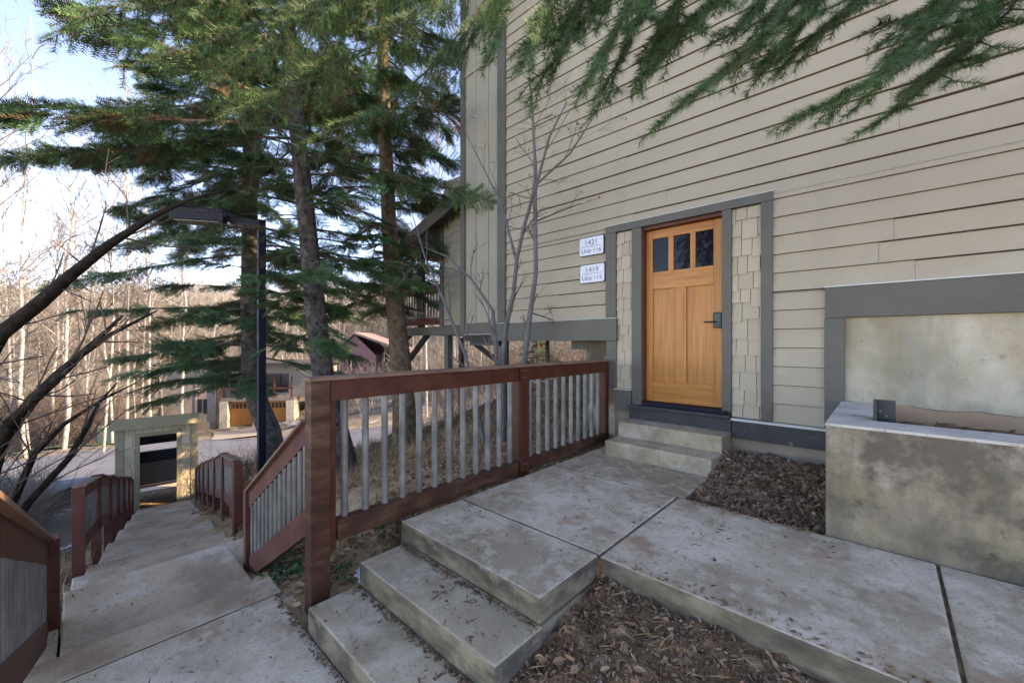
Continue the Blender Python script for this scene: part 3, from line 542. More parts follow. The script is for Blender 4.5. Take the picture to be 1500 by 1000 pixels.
# door with parts
DY=4.6
fr=G(); fr.box((-2.125,W+.029,-.72),(-2.096,DY+.06,1.345)); fr.box((-1.232,W+.029,-.72),(-1.19,DY+.06,1.345)); fr.box((-2.096,W+.029,1.312),(-1.232,DY+.06,1.345))
fr.build('door_frame',M['jamb'],hs)
dx0,dx1=-2.092,-1.205; dz0,dz1=-.690,1.308
wins=[(-2.015,-1.832),(-1.770,-1.588),(-1.532,-1.348)]; wz=(.819,1.207)
g=G()
g.box((dx0,DY,dz0),(-2.015,DY+.045,dz1)); g.box((-1.348,DY,dz0),(dx1,DY+.045,dz1))
g.box((-1.832,DY+.001,wz[0]),(-1.770,DY+.045,wz[1])); g.box((-1.588,DY+.001,wz[0]),(-1.532,DY+.045,wz[1]))
g.box((-1.752,DY+.001,-.452),(-1.630,DY+.045,.617))
door=g.build('door',M['door'],hs,bevel=.004)
for a,b in ((wz[1],dz1),(.617,wz[0]),(dz0,-.452)): box('door_rail',(-2.0152,DY+.0005,a),(-1.3478,DY+.045,b),M['doorh'],door,bevel=.004)
g=G(); g.box((-2.00,DY-.006,-.585),(-1.36,DY+.001,-.572)); g.build('drip_moulding',M['doorh'],door,bevel=.003)
for a,b in ((-2.015,-1.752),(-1.630,-1.348)): box('door_panel',(a,DY+.022,-.452),(b,DY+.036,.617),M['door'],door)
for a,b in wins: box('door_window',(a,DY+.020,wz[0]),(b,DY+.026,wz[1]),M['glass'],door)
lk=box('keypad_lock',(-1.345,DY-.028,.150),(-1.262,DY-.0005,.315),M['black'],door,bevel=.008)
G().tube([(-1.31,DY-.045,.215),(-1.43,DY-.05,.215)],.008,8).build('lever_handle',M['black'],door)
g=G(); 
for r_ in range(4):
    for c_ in range(2): g.box((-1.318+.024*c_,DY-.030,.225+.018*r_),(-1.306+.024*c_,DY-.0275,.233+.018*r_))
g.build('keypad_buttons',M['galv'],door)
box('threshold',(-2.12,W-.01,-.735),(-1.2,DY+.06,-.695),M['navy'],hs,bevel=.004)
box('door_sill',(-2.26,W-.075,-.768),(-1.146,W+.03,-.738),M['trimdark'],hs,bevel=.006)
box('sill_board',(-2.24,W-.045,-.905),(-1.142,W+.02,-.769),M['trimdark'],hs,bevel=.004)
# plaques
def rrect(x0,x1,z0,z1,r,y0,y1):
    P=[]
    for cx,cz,a0 in ((x1-r,z1-r,0),(x0+r,z1-r,90),(x0+r,z0+r,180),(x1-r,z0+r,270)):
        for k in range(5): a=R(a0+k*22.5); P.append((cx+r*math.cos(a),cz+r*math.sin(a)))
    n=len(P); g=G(); V=[(x,y0,z) for x,z in P]+[(x,y1,z) for x,z in P]; g.add(V,[(i,(i+1)%n,n+(i+1)%n,n+i) for i in range(n)])
    c=((x0+x1)/2,(z0+z1)/2)
    g.add([(x,y0,z) for x,z in P]+[(c[0],y0,c[1])],[(i,(i+1)%n,n) for i in range(n)][::1]); return g
def text(s,x,z,size,y,m,parent,name='lettering',sx=1.0):
    cu=bpy.data.curves.new('t','FONT'); cu.body=s; cu.size=size; cu.extrude=.001; cu.align_x='CENTER'; cu.space_character=1.05
    ob=bpy.data.objects.new('t',cu); C.objects.link(ob); dg=bpy.context.evaluated_depsgraph_get(); me=bpy.data.meshes.new_from_object(ob.evaluated_get(dg))
    bpy.data.objects.remove(ob); me.materials.clear(); me.materials.append(m)
    me.transform(Matrix.Translation((x,y,z))@Matrix.Rotation(R(90),4,'X')@Matrix.Diagonal((sx,1,1,1)))
    me.transform(Matrix.Translation(-origin(parent))); o=bpy.data.objects.new(name,me); C.objects.link(o); o.parent=parent; return o
for (x0,x1,z0,z1,num,un,lab) in [(-2.950,-2.598,1.120,1.346,'1421','Unit 116','upper white address plaque reading 1421 Unit 116 left of the door'),(-2.940,-2.585,.768,.994,'1419','Unit 115','lower white address plaque reading 1419 Unit 115 left of the door')]:
    e=empty('address_plaque',(x0,W,z0),lab,'sign','address plaques beside the front door')
    rrect(x0-.006,x1+.006,z0-.006,z1+.006,.026,W-.020,W+.004).build('rim',M['black'],e)
    rrect(x0,x1,z0,z1,.022,W-.024,W-.019).build('plate',M['plaque'],e)
    cx=(x0+x1)/2; text(num,cx,z0+.130,.095,W-.0255,M['ltext'],e); text(un,cx,z0+.030,.078,W-.0255,M['ltext'],e,sx=1.02)
    box('rule',(x0+.035,W-.0262,z0+.109),(x1-.035,W-.0240,z0+.114),M['ltext'],e)
    for a in (x0+.02,x1-.02):
        for b in (z0+.02,z1-.02): G().tube([(a,W-.023,b),(a,W-.028,b)],.006,8).build('screw',M['screw'],e)
# ---------------------------------------------------------------- railings
def pipe(p,z0,z1,par,r=.0235): G().tube([(p[0],p[1],z0),(p[0],p[1],z1)],r,10).build('baluster',M['galv'],par,smooth=True)
rl=empty('railing',(-2.56,2.8,-1.3),'dark red-brown railing with grey metal pipes running from the door to the sloping end panel','railing','railings along the walk and stairs')
RX=-2.56; zt=-.225
for (y,zb,wd) in ((1.0,-1.72,.115),(2.86,-1.36,.10),(4.42,-1.34,.075)):
    G().box((RX-.05,y-wd/2,zb),(RX+.05,y+wd/2,zt-.012)).build('post',M['railw' if y<1.1 else 'rail'],rl,bevel=.004)
G().box((RX-.03,1.058,-1.30),(RX+.03,1.10,-.36)).build('post',M['rail'],rl,bevel=.003)
G().box((RX+.052,2.80,-1.31),(RX+.072,2.92,-.24)).build('post_cover',M['rail'],rl,bevel=.003)
for y0,y1 in ((1.062,2.806),(2.914,4.40)):
    box('top_rail',(RX-.02,y0,-.365),(RX+.045,y1,zt-.013),M['rail'],rl,bevel=.004)
z_b=[(-1.112,-1.245,1.105,2.80),(-1.112,-1.225,2.925,4.38)]
for za,zb,y0,y1 in z_b: box('bottom_rail',(RX-.02,y0,zb),(RX+.045,y1,za),M['railw'],rl,bevel=.004)
box('cap_rail',(RX-.065,.93,zt-.011),(RX+.065,4.455,zt+.012),M['railcap'],rl,bevel=.004)
for y_,z_ in [(y,z) for y in (1.02,2.84,2.88,4.41) for z in (-.27,-.33,-1.14,-1.20)]: G().tube([(RX+.0455+.027*(2.8<y_<2.9),y_,z_),(RX+.0485+.027*(2.8<y_<2.9),y_,z_)],.005,8).build('screw',M['screw'],rl)
for i in range(12): pipe((RX+.005,1.165+.1415*i),-1.12,-.35,rl)
for i in range(10): pipe((RX+.005,3.0+.1415*i),-1.12,-.35,rl)
def panel(par,p,q,zp,zq,hb,m,depth,n,rtop=.13,rbot=.14,r=.021,bm=None):
    """sloping panel between plan points p and q: top-of-rail heights zp, zq; hb = overall panel height"""
    p=Vector((p[0],p[1],0));q=Vector((q[0],q[1],0))
    G().vbeam(p+Vector((0,0,zp-rtop/2)),q+Vector((0,0,zq-rtop/2)),depth,rtop).build('top_rail',m,par,bevel=.003)
    G().vbeam(p+Vector((0,0,zp+.010)),q+Vector((0,0,zq+.010)),depth+.06,.019).build('cap_rail',M['railcap'],par)
    G().vbeam(p+Vector((0,0,zp-hb+rbot/2)),q+Vector((0,0,zq-hb+rbot/2)),depth,rbot).build('bottom_rail',bm or m,par,bevel=.003)
    for i in range(n):
        f=(i+.5)/n; c=p.lerp(q,f); zz=zp+(zq-zp)*f
        pipe((c.x,c.y),zz-hb+rbot-.03,zz-rtop+.03,par,r)
panel(rl,(-2.62,.975),(-3.76,.955),-.49,-1.20,.70,M['railfar'],.045,13,rbot=.17)
G().box((-3.83,.91,-2.0),(-3.765,1.0,-1.20)).build('post',M['railfar'],rl,bevel=.004)
nl=empty('railing',(-3.0,-.14,-1.8),'dark red-brown railing panel sloping down at the near left edge beside the lower landing','railing','railings along the walk and stairs')
pa=(-1.35,-.20); pb=(-3.75,-.150); za=-.27; zb=-1.225
panel(nl,pa,pb,za,zb,.62,M['rail'],.05,26,rtop=.13,rbot=.15)
G().box((-3.86,-.20,-1.95),(-3.757,-.080,-1.215)).build('post',M['rail'],nl,bevel=.004); G().box((-1.35,-.25,-1.6),(-1.25,-.14,-.27)).build('post',M['rail'],nl,bevel=.004)
def low_rail(x0,y0,lab,posts,mat_,tops):
    e=empty('railing',(x0,y0,-2.5),lab,'railing','railings along the walk and stairs')
    pts=[]
    for s_,tz in zip(posts,tops):
        p=Vector((x0,y0,0))+u*s_; gz=flz(max(0,s_+2.08)); pts.append((p,tz))
        G().box((p.x-.055,p.y-.05,gz-.35),(p.x+.055,p.y+.05,tz-.002)).build('post',mat_,e,bevel=.004)
    for (p,a),(q,b) in zip(pts[:-1],pts[1:]):
        p2=p+u*.06;q2=q-u*.06; panel(e,(p2.x,p2.y),(q2.x,q2.y),a,b,.70,mat_,.05,8,rtop=.13,rbot=.15,r=.022)
    return e
PS=[0,1.45,2.9,4.3,5.7,7.2,8.7]
low_rail(-6.3,0.0,'far left red-brown railing with grey slats stepping down the left side of the lower stairs',PS,M['railfar'],[-1.56,-1.80,-2.18,-2.55,-2.90,-3.28,-3.72])
low_rail(-6.25,1.42,'faded red-brown railing with grey slats stepping down the right side of the lower stairs',PS,M['railfar'],[-1.56,-1.78,-2.16,-2.52,-2.88,-3.28,-3.72])
# ---------------------------------------------------------------- lamp post
lb=at(383,692,8); lb.z=h(lb.x,lb.y); lp=empty('lamp_post',lb,'tall black square lamp post with a box head on a side arm','lamp post')
top=2.42; G().box((lb.x-.065,lb.y-.065,lb.z-.1),(lb.x+.065,lb.y+.065,top)).build('pole',M['navy'],lp,bevel=.006)
ad=Vector((-.7325,-.6807,0)); 
hd0=lb+ad*.62; hd1=lb+ad*1.66; hd0.z=2.30;hd1.z=2.42
G().vbeam((lb.x,lb.y,2.32),(hd0.x,hd0.y,2.42),.10,.16).build('arm',M['navy'],lp)
G().vbeam((hd0.x,hd0.y,2.46),(hd1.x,hd1.y,2.52),.42,.24).build('lamp_head',M['navy'],lp,bevel=.02)
G().vbeam((hd0.x+ad.x*.1,hd0.y+ad.y*.1,2.335),(hd1.x-ad.x*.05,hd1.y-ad.y*.05,2.392),.34,.02).build('lens',M['galv'],lp)
box('clamp',(hd0.x-.06,hd0.y-.06,2.30),(hd0.x+.06,hd0.y+.06,2.36),M['screw'],lp)
# ---------------------------------------------------------------- shelter
sp=P0+u*11.6-nrm*.12; zf=flz(11.9)
sh=empty('stair_shelter',(sp.x,sp.y,zf),'small yellow-green shingled shelter with a flat roof over the foot of the stairs','shelter')
ang=math.atan2(u.y,u.x)
def L(d,s,z): p=sp+u*d+nrm*s; return Vector((p.x,p.y,z))      # local frame: d deeper, s to the right as seen
def lbox(n,d0,d1,s0,s1,z0,z1,m,bevel=0,par=None):
    return G().hexa([L(d0,s0,z0),L(d1,s0,z0),L(d1,s1,z0),L(d0,s1,z0),L(d0,s0,z1),L(d1,s0,z1),L(d1,s1,z1),L(d0,s1,z1)][:]).build(n,m,par or sh,bevel=bevel)
fw=.41; ow=.90; zh=zf+2.13; ztop=zf+2.48
def lsh(s0,s1,z0,z1,d,seed):
    rr=random.Random(seed); g=G(); z=z0
    while z<z1:
        s=s0-rr.uniform(0,.1)
        while s<s1:
            w_=rr.uniform(.13,.24);a=max(s,s0);b=min(s+w_,s1)
            if b-a>.02:
                lo=max(z+rr.choice((0,0,.03)),z0);hi=min(z+.23,z1)
                g.hexa([L(d-.02,a+.004,lo),L(d,a+.004,lo),L(d,b-.004,lo),L(d-.02,b-.004,lo),L(d-.004,a+.004,hi),L(d,a+.004,hi),L(d,b-.004,hi),L(d-.004,b-.004,hi)])
            s+=w_
        z+=.19
    return g
for s0,s1,sd_ in ((-ow+.16,-fw-.10,1),(fw+.10,ow-.16,2)): lsh(s0,s1,zf-.1,ztop,0,sd_).build('shingle_panel',M['sh_sh'],sh)
lsh(-fw-.10,fw+.10,zh+.10,ztop,0,3).build('shingle_panel',M['sh_sh'],sh)
lbox('front_wall',.001,.12,-ow,-fw,zf-.4,ztop,M['gap']); lbox('front_wall',.001,.12,fw,ow,zf-.4,ztop,M['gap']); lbox('front_wall',.001,.12,-fw,fw,zh,ztop,M['gap'])
for s0,s1,z0,z1,n in ((-ow-.02,-ow+.16,zf-.3,ztop,'corner_board'),(ow-.16,ow+.02,zf-.3,ztop,'corner_board'),(-fw-.10,-fw,zf-.05,zh+.10,'opening_trim'),(fw,fw+.10,zf-.05,zh+.10,'opening_trim')): lbox(n,-.035,.0,s0,s1,z0,z1,M['green_sh'],.004)
lbox('opening_trim',-.035,.0,-fw,fw,zh,zh+.10,M['green_sh'],.004)
for s0,s1 in ((-ow-.02,-ow+.06),(ow-.06,ow+.02)): lbox('side_wall',.121,1.5,s0,s1,zf-.5,ztop-.26,M['green_sh'])
def slope_box(n,d0,d1,s0,s1,z0,z1,dr,m): return G().hexa([L(d0,s0,z0),L(d1,s0,z0-dr),L(d1,s1,z0-dr),L(d0,s1,z0),L(d0,s0,z1),L(d1,s0,z1-dr),L(d1,s1,z1-dr),L(d0,s1,z1)]).build(n,m,sh)
slope_box('roof',-.30,1.7,-ow-.10,ow+.10,ztop+.02,ztop+.22,.34,M['green_sh']); slope_box('roof_edge',-.34,1.74,-ow-.14,ow+.14,ztop+.22,ztop+.25,.35,M['green_sh'])
lbox('fascia',-.33,-.30,-ow-.13,ow+.13,ztop-.06,ztop+.219,M['green_sh'])
lbox('ceiling',.13,1.49,-ow+.07,ow-.07,zh-.02,zh+.03,M['gap'])
for k in range(3): lbox('rafter',.35+.4*k,.43+.4*k,-ow+.07,ow-.07,zh-.12,zh-.022,M['black'])
lbox('rear_header',1.4,1.5,-ow+.07,ow-.07,zf+1.62,zh-.022,M['gap']); lbox('rear_beam',1.38,1.5,-ow+.07,ow-.07,zf+1.05,zf+1.40,M['black'])
lbox('rear_wall',1.4,1.5,-ow+.07,ow-.07,zf+.34,zf+1.048,M['apron']); lbox('bench_edge',1.30,1.39,-ow+.07,ow-.07,zf+.28,zf+.34,M['rcap'])
lbox('floor_slab',.13,1.9,-ow+.07,ow-.07,zf-.3,zf+.01,M['soil'])
# ---------------------------------------------------------------- far buildings and things
gt=36.0
ht=empty('garage_house',at(330,630,gt),'taupe house with stone piers and orange wooden garage doors across the road','house')
gb=at(345,628,gt).z
def V3(px,t,z): p=at(px,501,t); return Vector((p.x,p.y,z))
Fd=Vector((-.6807,.7325,0)); Rd=Vector((.7325,.6807,0))
hx=Vector((.62,.785,0)).normalized(); hy=Vector((-.785,.62,0)).normalized()   # facade runs along hx
o0=V3(233,gt,gb)
def hb(n,a0,a1,d0,d1,z0,z1,m,par=None,bevel=0):
    f=lambda a,d,z:Vector((o0.x,o0.y,0))+hx*a+hy*d+Vector((0,0,z))
    return G().hexa([f(a0,d0,z0),f(a1,d0,z0),f(a1,d1,z0),f(a0,d1,z0),f(a0,d0,z1),f(a1,d0,z1),f(a1,d1,z1),f(a0,d1,z1)]).build(n,m,par or ht,bevel=bevel)
hb('wall',0,4.9,0,6,gb-1.2,gb+5.6,M['stucco']); hb('wall_base',-.02,4.9,-.06,0,gb-1.2,gb+.5,M['stucdk']); hb('wall',4.95,13.5,.8,6,gb+2.6,gb+5.6,M['stucco'])
hb('roof',-.6,14,-.5,7,gb+5.6,gb+5.85,M['gap']); hb('trim_board',-.05,.12,-.08,0,gb+.5,gb+5.6,M['gap']); hb('trim_board',2.9,3.0,-.05,0,gb+.5,gb+5.6,M['stucdk'])
for a in (3.15,3.6): hb('window',a,a+.3,-.04,0,gb+1.3,gb+2.6,M['winglass'])
hb('downspout',4.72,4.86,-.18,-.06,gb-.6,gb+4.6,M['greenpipe'])
for a0,a1 in ((4.95,5.6),(7.75,8.35),(10.6,11.3)): hb('stone_pier',a0,a1,-.1,1.2,gb-.3,gb+2.3,M['quarry'])
hb('lintel',4.95,11.3,-.02,1.2,gb+2.3,gb+2.62,M['stucdk'])
for a0 in (5.62,8.37):
    d=hb('garage_door',a0,a0+2.1,.45,.6,gb-.05,gb+2.28,M['orange'])
    for k in range(6): hb('door_glass',a0+.12+.33*k,a0+.34+.33*k,.43,.45,gb+1.6,gb+2.05,M['winglass'],d)
bl=hb('balcony_rail',5.0,11.2,-.05,.05,gb+3.4,gb+3.55,M['railfar'])
for k in range(5): hb('balcony_post',5.0+1.5*k,5.12+1.5*k,-.05,.06,gb+2.62,gb+4.6,M['railfar'])
hb('balcony_window',5.5,10.5,.74,.8,gb+3.0,gb+4.8,M['winglass'])
mh=empty('maroon_house',at(525,545,50),'small maroon house with a faded gable roof far behind the brown spruce trunk','house')
c0=V3(515,50,0)
def mb(n,a0,a1,d0,d1,z0,z1,m): 
    f=lambda a,d,z:Vector((c0.x,c0.y,0))+Rd*a+Fd*d+Vector((0,0,z)); return G().hexa([f(a0,d0,z0),f(a1,d0,z0),f(a1,d1,z0),f(a0,d1,z0),f(a0,d0,z1),f(a1,d0,z1),f(a1,d1,z1),f(a0,d1,z1)]).build(n,m,mh)
mb('wall',-2.2,3,0,6,-6,-1.6,M['pink']); mb('wall',3,9,2,6,-6,-2.2,M['pink'])
f=lambda a,d,z:Vector((c0.x,c0.y,0))+Rd*a+Fd*d+Vector((0,0,z))
G().add([f(-2.2,0,-1.6),f(3,0,-1.6),f(.4,0,.9),f(-2.2,6,-1.6),f(3,6,-1.6),f(.4,6,.9)],[(0,1,2),(3,5,4)]).build('gable',M['pink'],mh)
G().hexa([f(-2.8,-.4,-2.0),f(.4,-.4,1.0),f(.4,6.4,1.0),f(-2.8,6.4,-2.0),f(-2.8,-.4,-1.8),f(.4,-.4,1.25),f(.4,6.4,1.25),f(-2.8,6.4,-1.8)]).build('roof',M['pinkroof'],mh)
G().hexa([f(.41,-.4,1.0),f(9.4,-.4,-2.2),f(9.4,6.4,-2.2),f(.41,6.4,1.0),f(.41,-.4,1.25),f(9.4,-.4,-1.9),f(9.4,6.4,-1.9),f(.41,6.4,1.25)]).build('roof',M['pinkroof'],mh)
mb('window',3.6,4.6,1.95,2.0,-3.9,-2.7,M['winglass']); mb('window',-.4,.7,-.05,0,-3.2,-2.0,M['winglass'])
ub=at(160,650,24.5); ub.z=h(ub.x,ub.y); ue=empty('utility_box',ub,'green metal utility box on the grass strip behind the shelter','utility box')
def ubx(n,a0,a1,d0,d1,z0,z1,m,bv=0): 
    f=lambda a,d,z:ub+Rd*a+Fd*d+Vector((0,0,z)); return G().hexa([f(a0,d0,z0),f(a1,d0,z0),f(a1,d1,z0),f(a0,d1,z0),f(a0,d0,z1),f(a1,d0,z1),f(a1,d1,z1),f(a0,d1,z1)]).build(n,m,ue,bevel=bv)
ubx('cabinet',-.75,.75,0,.9,.10,.95,M['boxgreen'],.03); ubx('lid',-.78,.78,-.03,.93,.952,1.06,M['boxgreen'],.02); ubx('base',-.9,.9,-.1,1.0,-.3,.098,M['apron']); ubx('latch',.35,.45,-.03,0,.45,.6,M['flash'])
# drain pipe
pp=[at(*q) for q in [(510,668,11),(535,660,11),(560,645,10.8),(575,628,10.4),(600,632,9.6),(630,640,8.9),(660,636,8.9)]]
pp=[Vector((p.x,p.y,h(p.x,p.y)+.05)) for p in pp]; pp[3].z+=.12
tag(G().tube(pp,.05,10).build('drain_pipe',M['hose'],smooth=True),'long black corrugated drain pipe lying across the leafy slope','pipe')
# ---------------------------------------------------------------- trees
def grow(g_list,start,d,length,rad,level,rng,gravity=0,spread=.6,nch=4,seg=5,taper=.55,minr=.0025,up=.0):
    pts=[np.array(start,float)]; d=np.array(d,float); d/=np.linalg.norm(d); rr=[rad]
    for i in range(seg):
        d=d+rng.normal(0,.10,3)+np.array([0,0,up-gravity]); d/=np.linalg.norm(d)
        pts.append(pts[-1]+d*length/seg); rr.append(max(minr,rad*(1-(1-taper)*(i+1)/seg)))
    for i in range(seg): g_list.append((pts[i],pts[i+1],rr[i],rr[i+1]))
    if level<=0: return
    for k in range(nch):
        f=rng.uniform(.25,1.0); i=min(int(f*seg),seg-1); p=pts[i]+(pts[i+1]-pts[i])*(f*seg-i)
        nd=d*1.0+rng.normal(0,spread,3); 
        grow(g_list,p,nd,length*rng.uniform(.4,.65),max(minr,rr[i]*.5),level-1,rng,gravity,spread,nch,max(2,seg-1),.5,minr,up)
def segG(g,L_):
    if not L_: return g
    P=np.array([l[0] for l in L_]);Q=np.array([l[1] for l in L_]);a=np.array([l[2] for l in L_]);b=np.array([l[3] for l in L_]); return g.segs(P,Q,a,b)
# spray template: flat frond along +X with needle blades
def frond(rng,nside=8,nl=16,nlen=.085,nw=.011,droop=.15):
    V=[];F=[];tw=[]
    axes=[((0,0,0),(1,0,0),1.0)]
    for k in range(nside):
        for sg in (1,-1):
            x=.12+.80*k/nside+rng.uniform(-.03,.03); ln=(.50*(1-x)+.13)*rng.uniform(.8,1.15); a=sg*R(rng.uniform(38,58))
            axes.append(((x,0,-droop*x*x),(math.cos(a),math.sin(a),-.12+rng.uniform(-.1,.1)),ln))
    for o,d,ln in axes:
        o=np.array(o,float);d=np.array(d,float);d/=np.linalg.norm(d); sd=np.cross(d,[0,0,1]);sd/=np.linalg.norm(sd);upv=np.cross(sd,d)
        n=max(4,int(nl*ln*2.2)); tw.append((o,o+d*ln-np.array([0,0,droop*ln*ln*.5])))
        for j in range(n):
            f=(j+.5)/n; p=o+d*ln*f-np.array([0,0,droop*ln*ln*f*f*.5])
            for sg in (1,-1,0):
                if sg==0 and j%2: continue
                q=p+(sd*sg*.85+d*.65+upv*(.25+rng.uniform(-.2,.25) if sg else .8))*nlen*rng.uniform(.75,1.2)
                i=len(V); wv=d*nw; V+= [p-wv,p+wv,q]; F.append((i,i+1,i+2))
    return np.array(V),np.array(F),tw
frng=np.random.default_rng(11)
FR=[frond(frng,6,10,.10,.015) for _ in range(3)]
def frames(D,rng,roll=.5):
    D=D/np.linalg.norm(D,axis=1,keepdims=True); upv=np.array([[0,0,1.]])+rng.normal(0,roll,D.shape); Y=np.cross(upv,D); Y/=np.linalg.norm(Y,axis=1,keepdims=True)+1e-9; Zv=np.cross(D,Y)
    return np.stack([D,Y,Zv],-1)
def conifer(name,trunk,rads,z0,z1,rad_fn,nb,label,mats,seed,spray=.55,group=None,cat='tree',dens=1.0,dead=.0,droop=.10,azf=None,parts=True,bare=.0,clearf=0,lowleft=None):
    """trunk: points; branches between heights z0..z1, reach from rad_fn(height fraction)"""
    rng=np.random.default_rng(seed); e=empty(name,trunk[0],label,cat,group)
    G().tube(trunk,rads,12).build('trunk',mats[0],e,smooth=True)
    tr=np.array([list(p) for p in trunk]); zs=tr[:,2]
    limbs=[];O=[];D=[];Sz=[]
    for k in range(nb):
        fz=(k+rng.random())/nb; z=z0+(z1-z0)*fz; tx=np.array([np.interp(z,zs,tr[:,0]),np.interp(z,zs,tr[:,1]),z])
        az=rng.uniform(0,2*np.pi) if azf is None else azf(rng,fz); Ln=rad_fn(fz)*rng.uniform(.7,1.12)
        fz_=math.cos(az)*-.6807+math.sin(az)*.7325; f0=tx[0]*-.6807+tx[1]*.7325
        if lowleft and z<lowleft and math.cos(az)*.7325+math.sin(az)*.6807<-.1: Ln=min(Ln,.95)
        if clearf and fz_<0: Ln=min(Ln,max(.5,(f0-clearf)/-fz_-.35))
        d=np.array([math.cos(az),math.sin(az),rng.uniform(-.10,.22)]); p=tx.copy(); n=7; st=Ln/n; r=.010+.012*Ln/2
        pts=[p.copy()]
        for i in range(n):
            d[2]+= -droop*(1-i/n*1.6)*rng.uniform(.6,1.3); dd=d/np.linalg.norm(d); p=p+dd*st; pts.append(p.copy())
        for i in range(n): limbs.append((pts[i],pts[i+1],r*(1-.85*i/n),r*(1-.85*(i+1)/n)))
        if rng.random()<bare: continue
        ns=int((4+Ln*7)*dens*(1.45 if z>3.2 else 1.0))
        for j in range(ns):
            f=1-(rng.random()**1.15)*.88 if j else 1.0; x=f*n; i=min(int(x),n-1); q=pts[i]+(pts[i+1]-pts[i])*(x-i); ax=pts[i+1]-pts[i]; ax/=np.linalg.norm(ax)
            sd=np.cross(ax,[0,0,1]); sg=1 if j%2 else -1; k2=(0 if f>.97 else rng.uniform(.5,1.2))
            dv=ax*1.0+sd*sg*k2+np.array([0,0,-.10+rng.uniform(-.22,.08)]); O.append(q);D.append(dv);Sz.append(spray*rng.uniform(.6,1.15)*(1 if f>.5 else .8))
    segG(G(),limbs).build('branches',M['twig'],e)
    O=np.array(O);D=np.array(D);Sz=np.array(Sz); Mx=frames(D,rng)*Sz[:,None,None]
    grp=rng.integers(0,3,len(O)); isd=rng.random(len(O))<dead
    g=G(); gt_=G(); gd=G()
    for v in range(3):
        TV,TF,tw=FR[v]; k=(grp==v)&~isd; 
        if k.any(): g.inst(TV,TF,O[k],Mx[k])
        k2=(grp==v)&isd
        if k2.any(): gd.inst(TV*np.array([1,1,.9]),TF,O[k2],Mx[k2])
        a=np.array([t[0] for t in tw]);b=np.array([t[1] for t in tw]); kk=grp==v
        A_=(np.einsum('nij,vj->nvi',Mx[kk],a)+O[kk][:,None]).reshape(-1,3);B_=(np.einsum('nij,vj->nvi',Mx[kk],b)+O[kk][:,None]).reshape(-1,3)
        gt_.segs(A_,B_,.0035,.0018)
    g.build('crown',mats[1],e); gt_.build('twigs',M['twig'],e)
    if isd.any(): gd.build('dead_sprays',M['needled'],e)
    return e
def trunkpts(lst): return [at(*q) for q in lst]
def fix(pts): p=pts[0]; p.z=min(p.z,h(p.x,p.y)); pts[0]=Vector((p.x,p.y,p.z-.15)); return pts
t1=fix(trunkpts([(508,692,6.9),(490,620,6.9),(473,545,6.9),(462,450,6.9),(450,330,6.9),(440,230,6.9),(428,100,6.9),(415,-60,6.9),(405,-250,6.9),(400,-430,6.9)]))
conifer('fir_tree',t1,[.25,.195,.175,.162,.145,.132,.115,.09,.06,.02],.1,9.5,lambda f:.9+2.1*min(1,f*3.2) if f<.55 else 3.0*(1-f)/.45+.3,98,'straight grey-barked fir leaning left, left of the two big trunks behind the railing',(M['bark'],M['needle']),21,lowleft=3.2,dens=.7,dead=.08,bare=.12)
t2=fix(trunkpts([(596,656,8.4),(592,600,8.4),(586,520,8.4),(577,430,8.4),(570,330,8.4),(564,200,8.4),(561,80,8.4),(558,-80,8.4),(555,-250,8.4),(553,-420,8.4)]))
conifer('spruce_tree',t2,[.32,.24,.21,.185,.155,.135,.12,.10,.07,.02],.6,11.5,lambda f:.8+1.3*min(1,f*2.5) if f<.6 else 2.1*(1-f)/.4+.2,96,'tall brown-barked spruce just left of the porch wing',(M['barkb'],M['needle']),22,dens=.8,dead=.16,droop=.16,bare=.08)
t3=fix(trunkpts([(408,672,9.6),(395,632,9.6),(378,590,9.6),(368,540,9.6),(366,450,9.6),(366,330,9.6),(366,200,9.6),(364,50,9.6),(362,-120,9.6),(360,-300,9.6)]))
conifer('spruce_tree',t3,[.30,.24,.22,.20,.185,.17,.14,.11,.07,.02],-.9,12,lambda f:3.0+.9*min(1,f*4) if f<.4 else 3.9*(1-f)/.6+.3,185,'large blue-green spruce with wide low branches directly behind the lamp post',(M['bark'],M['needle2']),23,spray=.55,dens=1.15,dead=.05,droop=.08,clearf=8.3)
t4=fix(trunkpts([(150,640,17),(150,400,17),(152,100,17),(152,-250,17)]))
sf=at(788,520,15); 
conifer('small_spruce',[Vector((sf.x,sf.y,h(sf.x,sf.y)-.1)),Vector((sf.x,sf.y,.2)),Vector((sf.x,sf.y,.9))],[.06,.04,.01],h(sf.x,sf.y)+.1,.8,lambda f:1.0*(1-f)+.1,40,'small bright green spruce seen under the house floor',(M['barkb'],M['needle']),24,spray=.4,dens=.8)
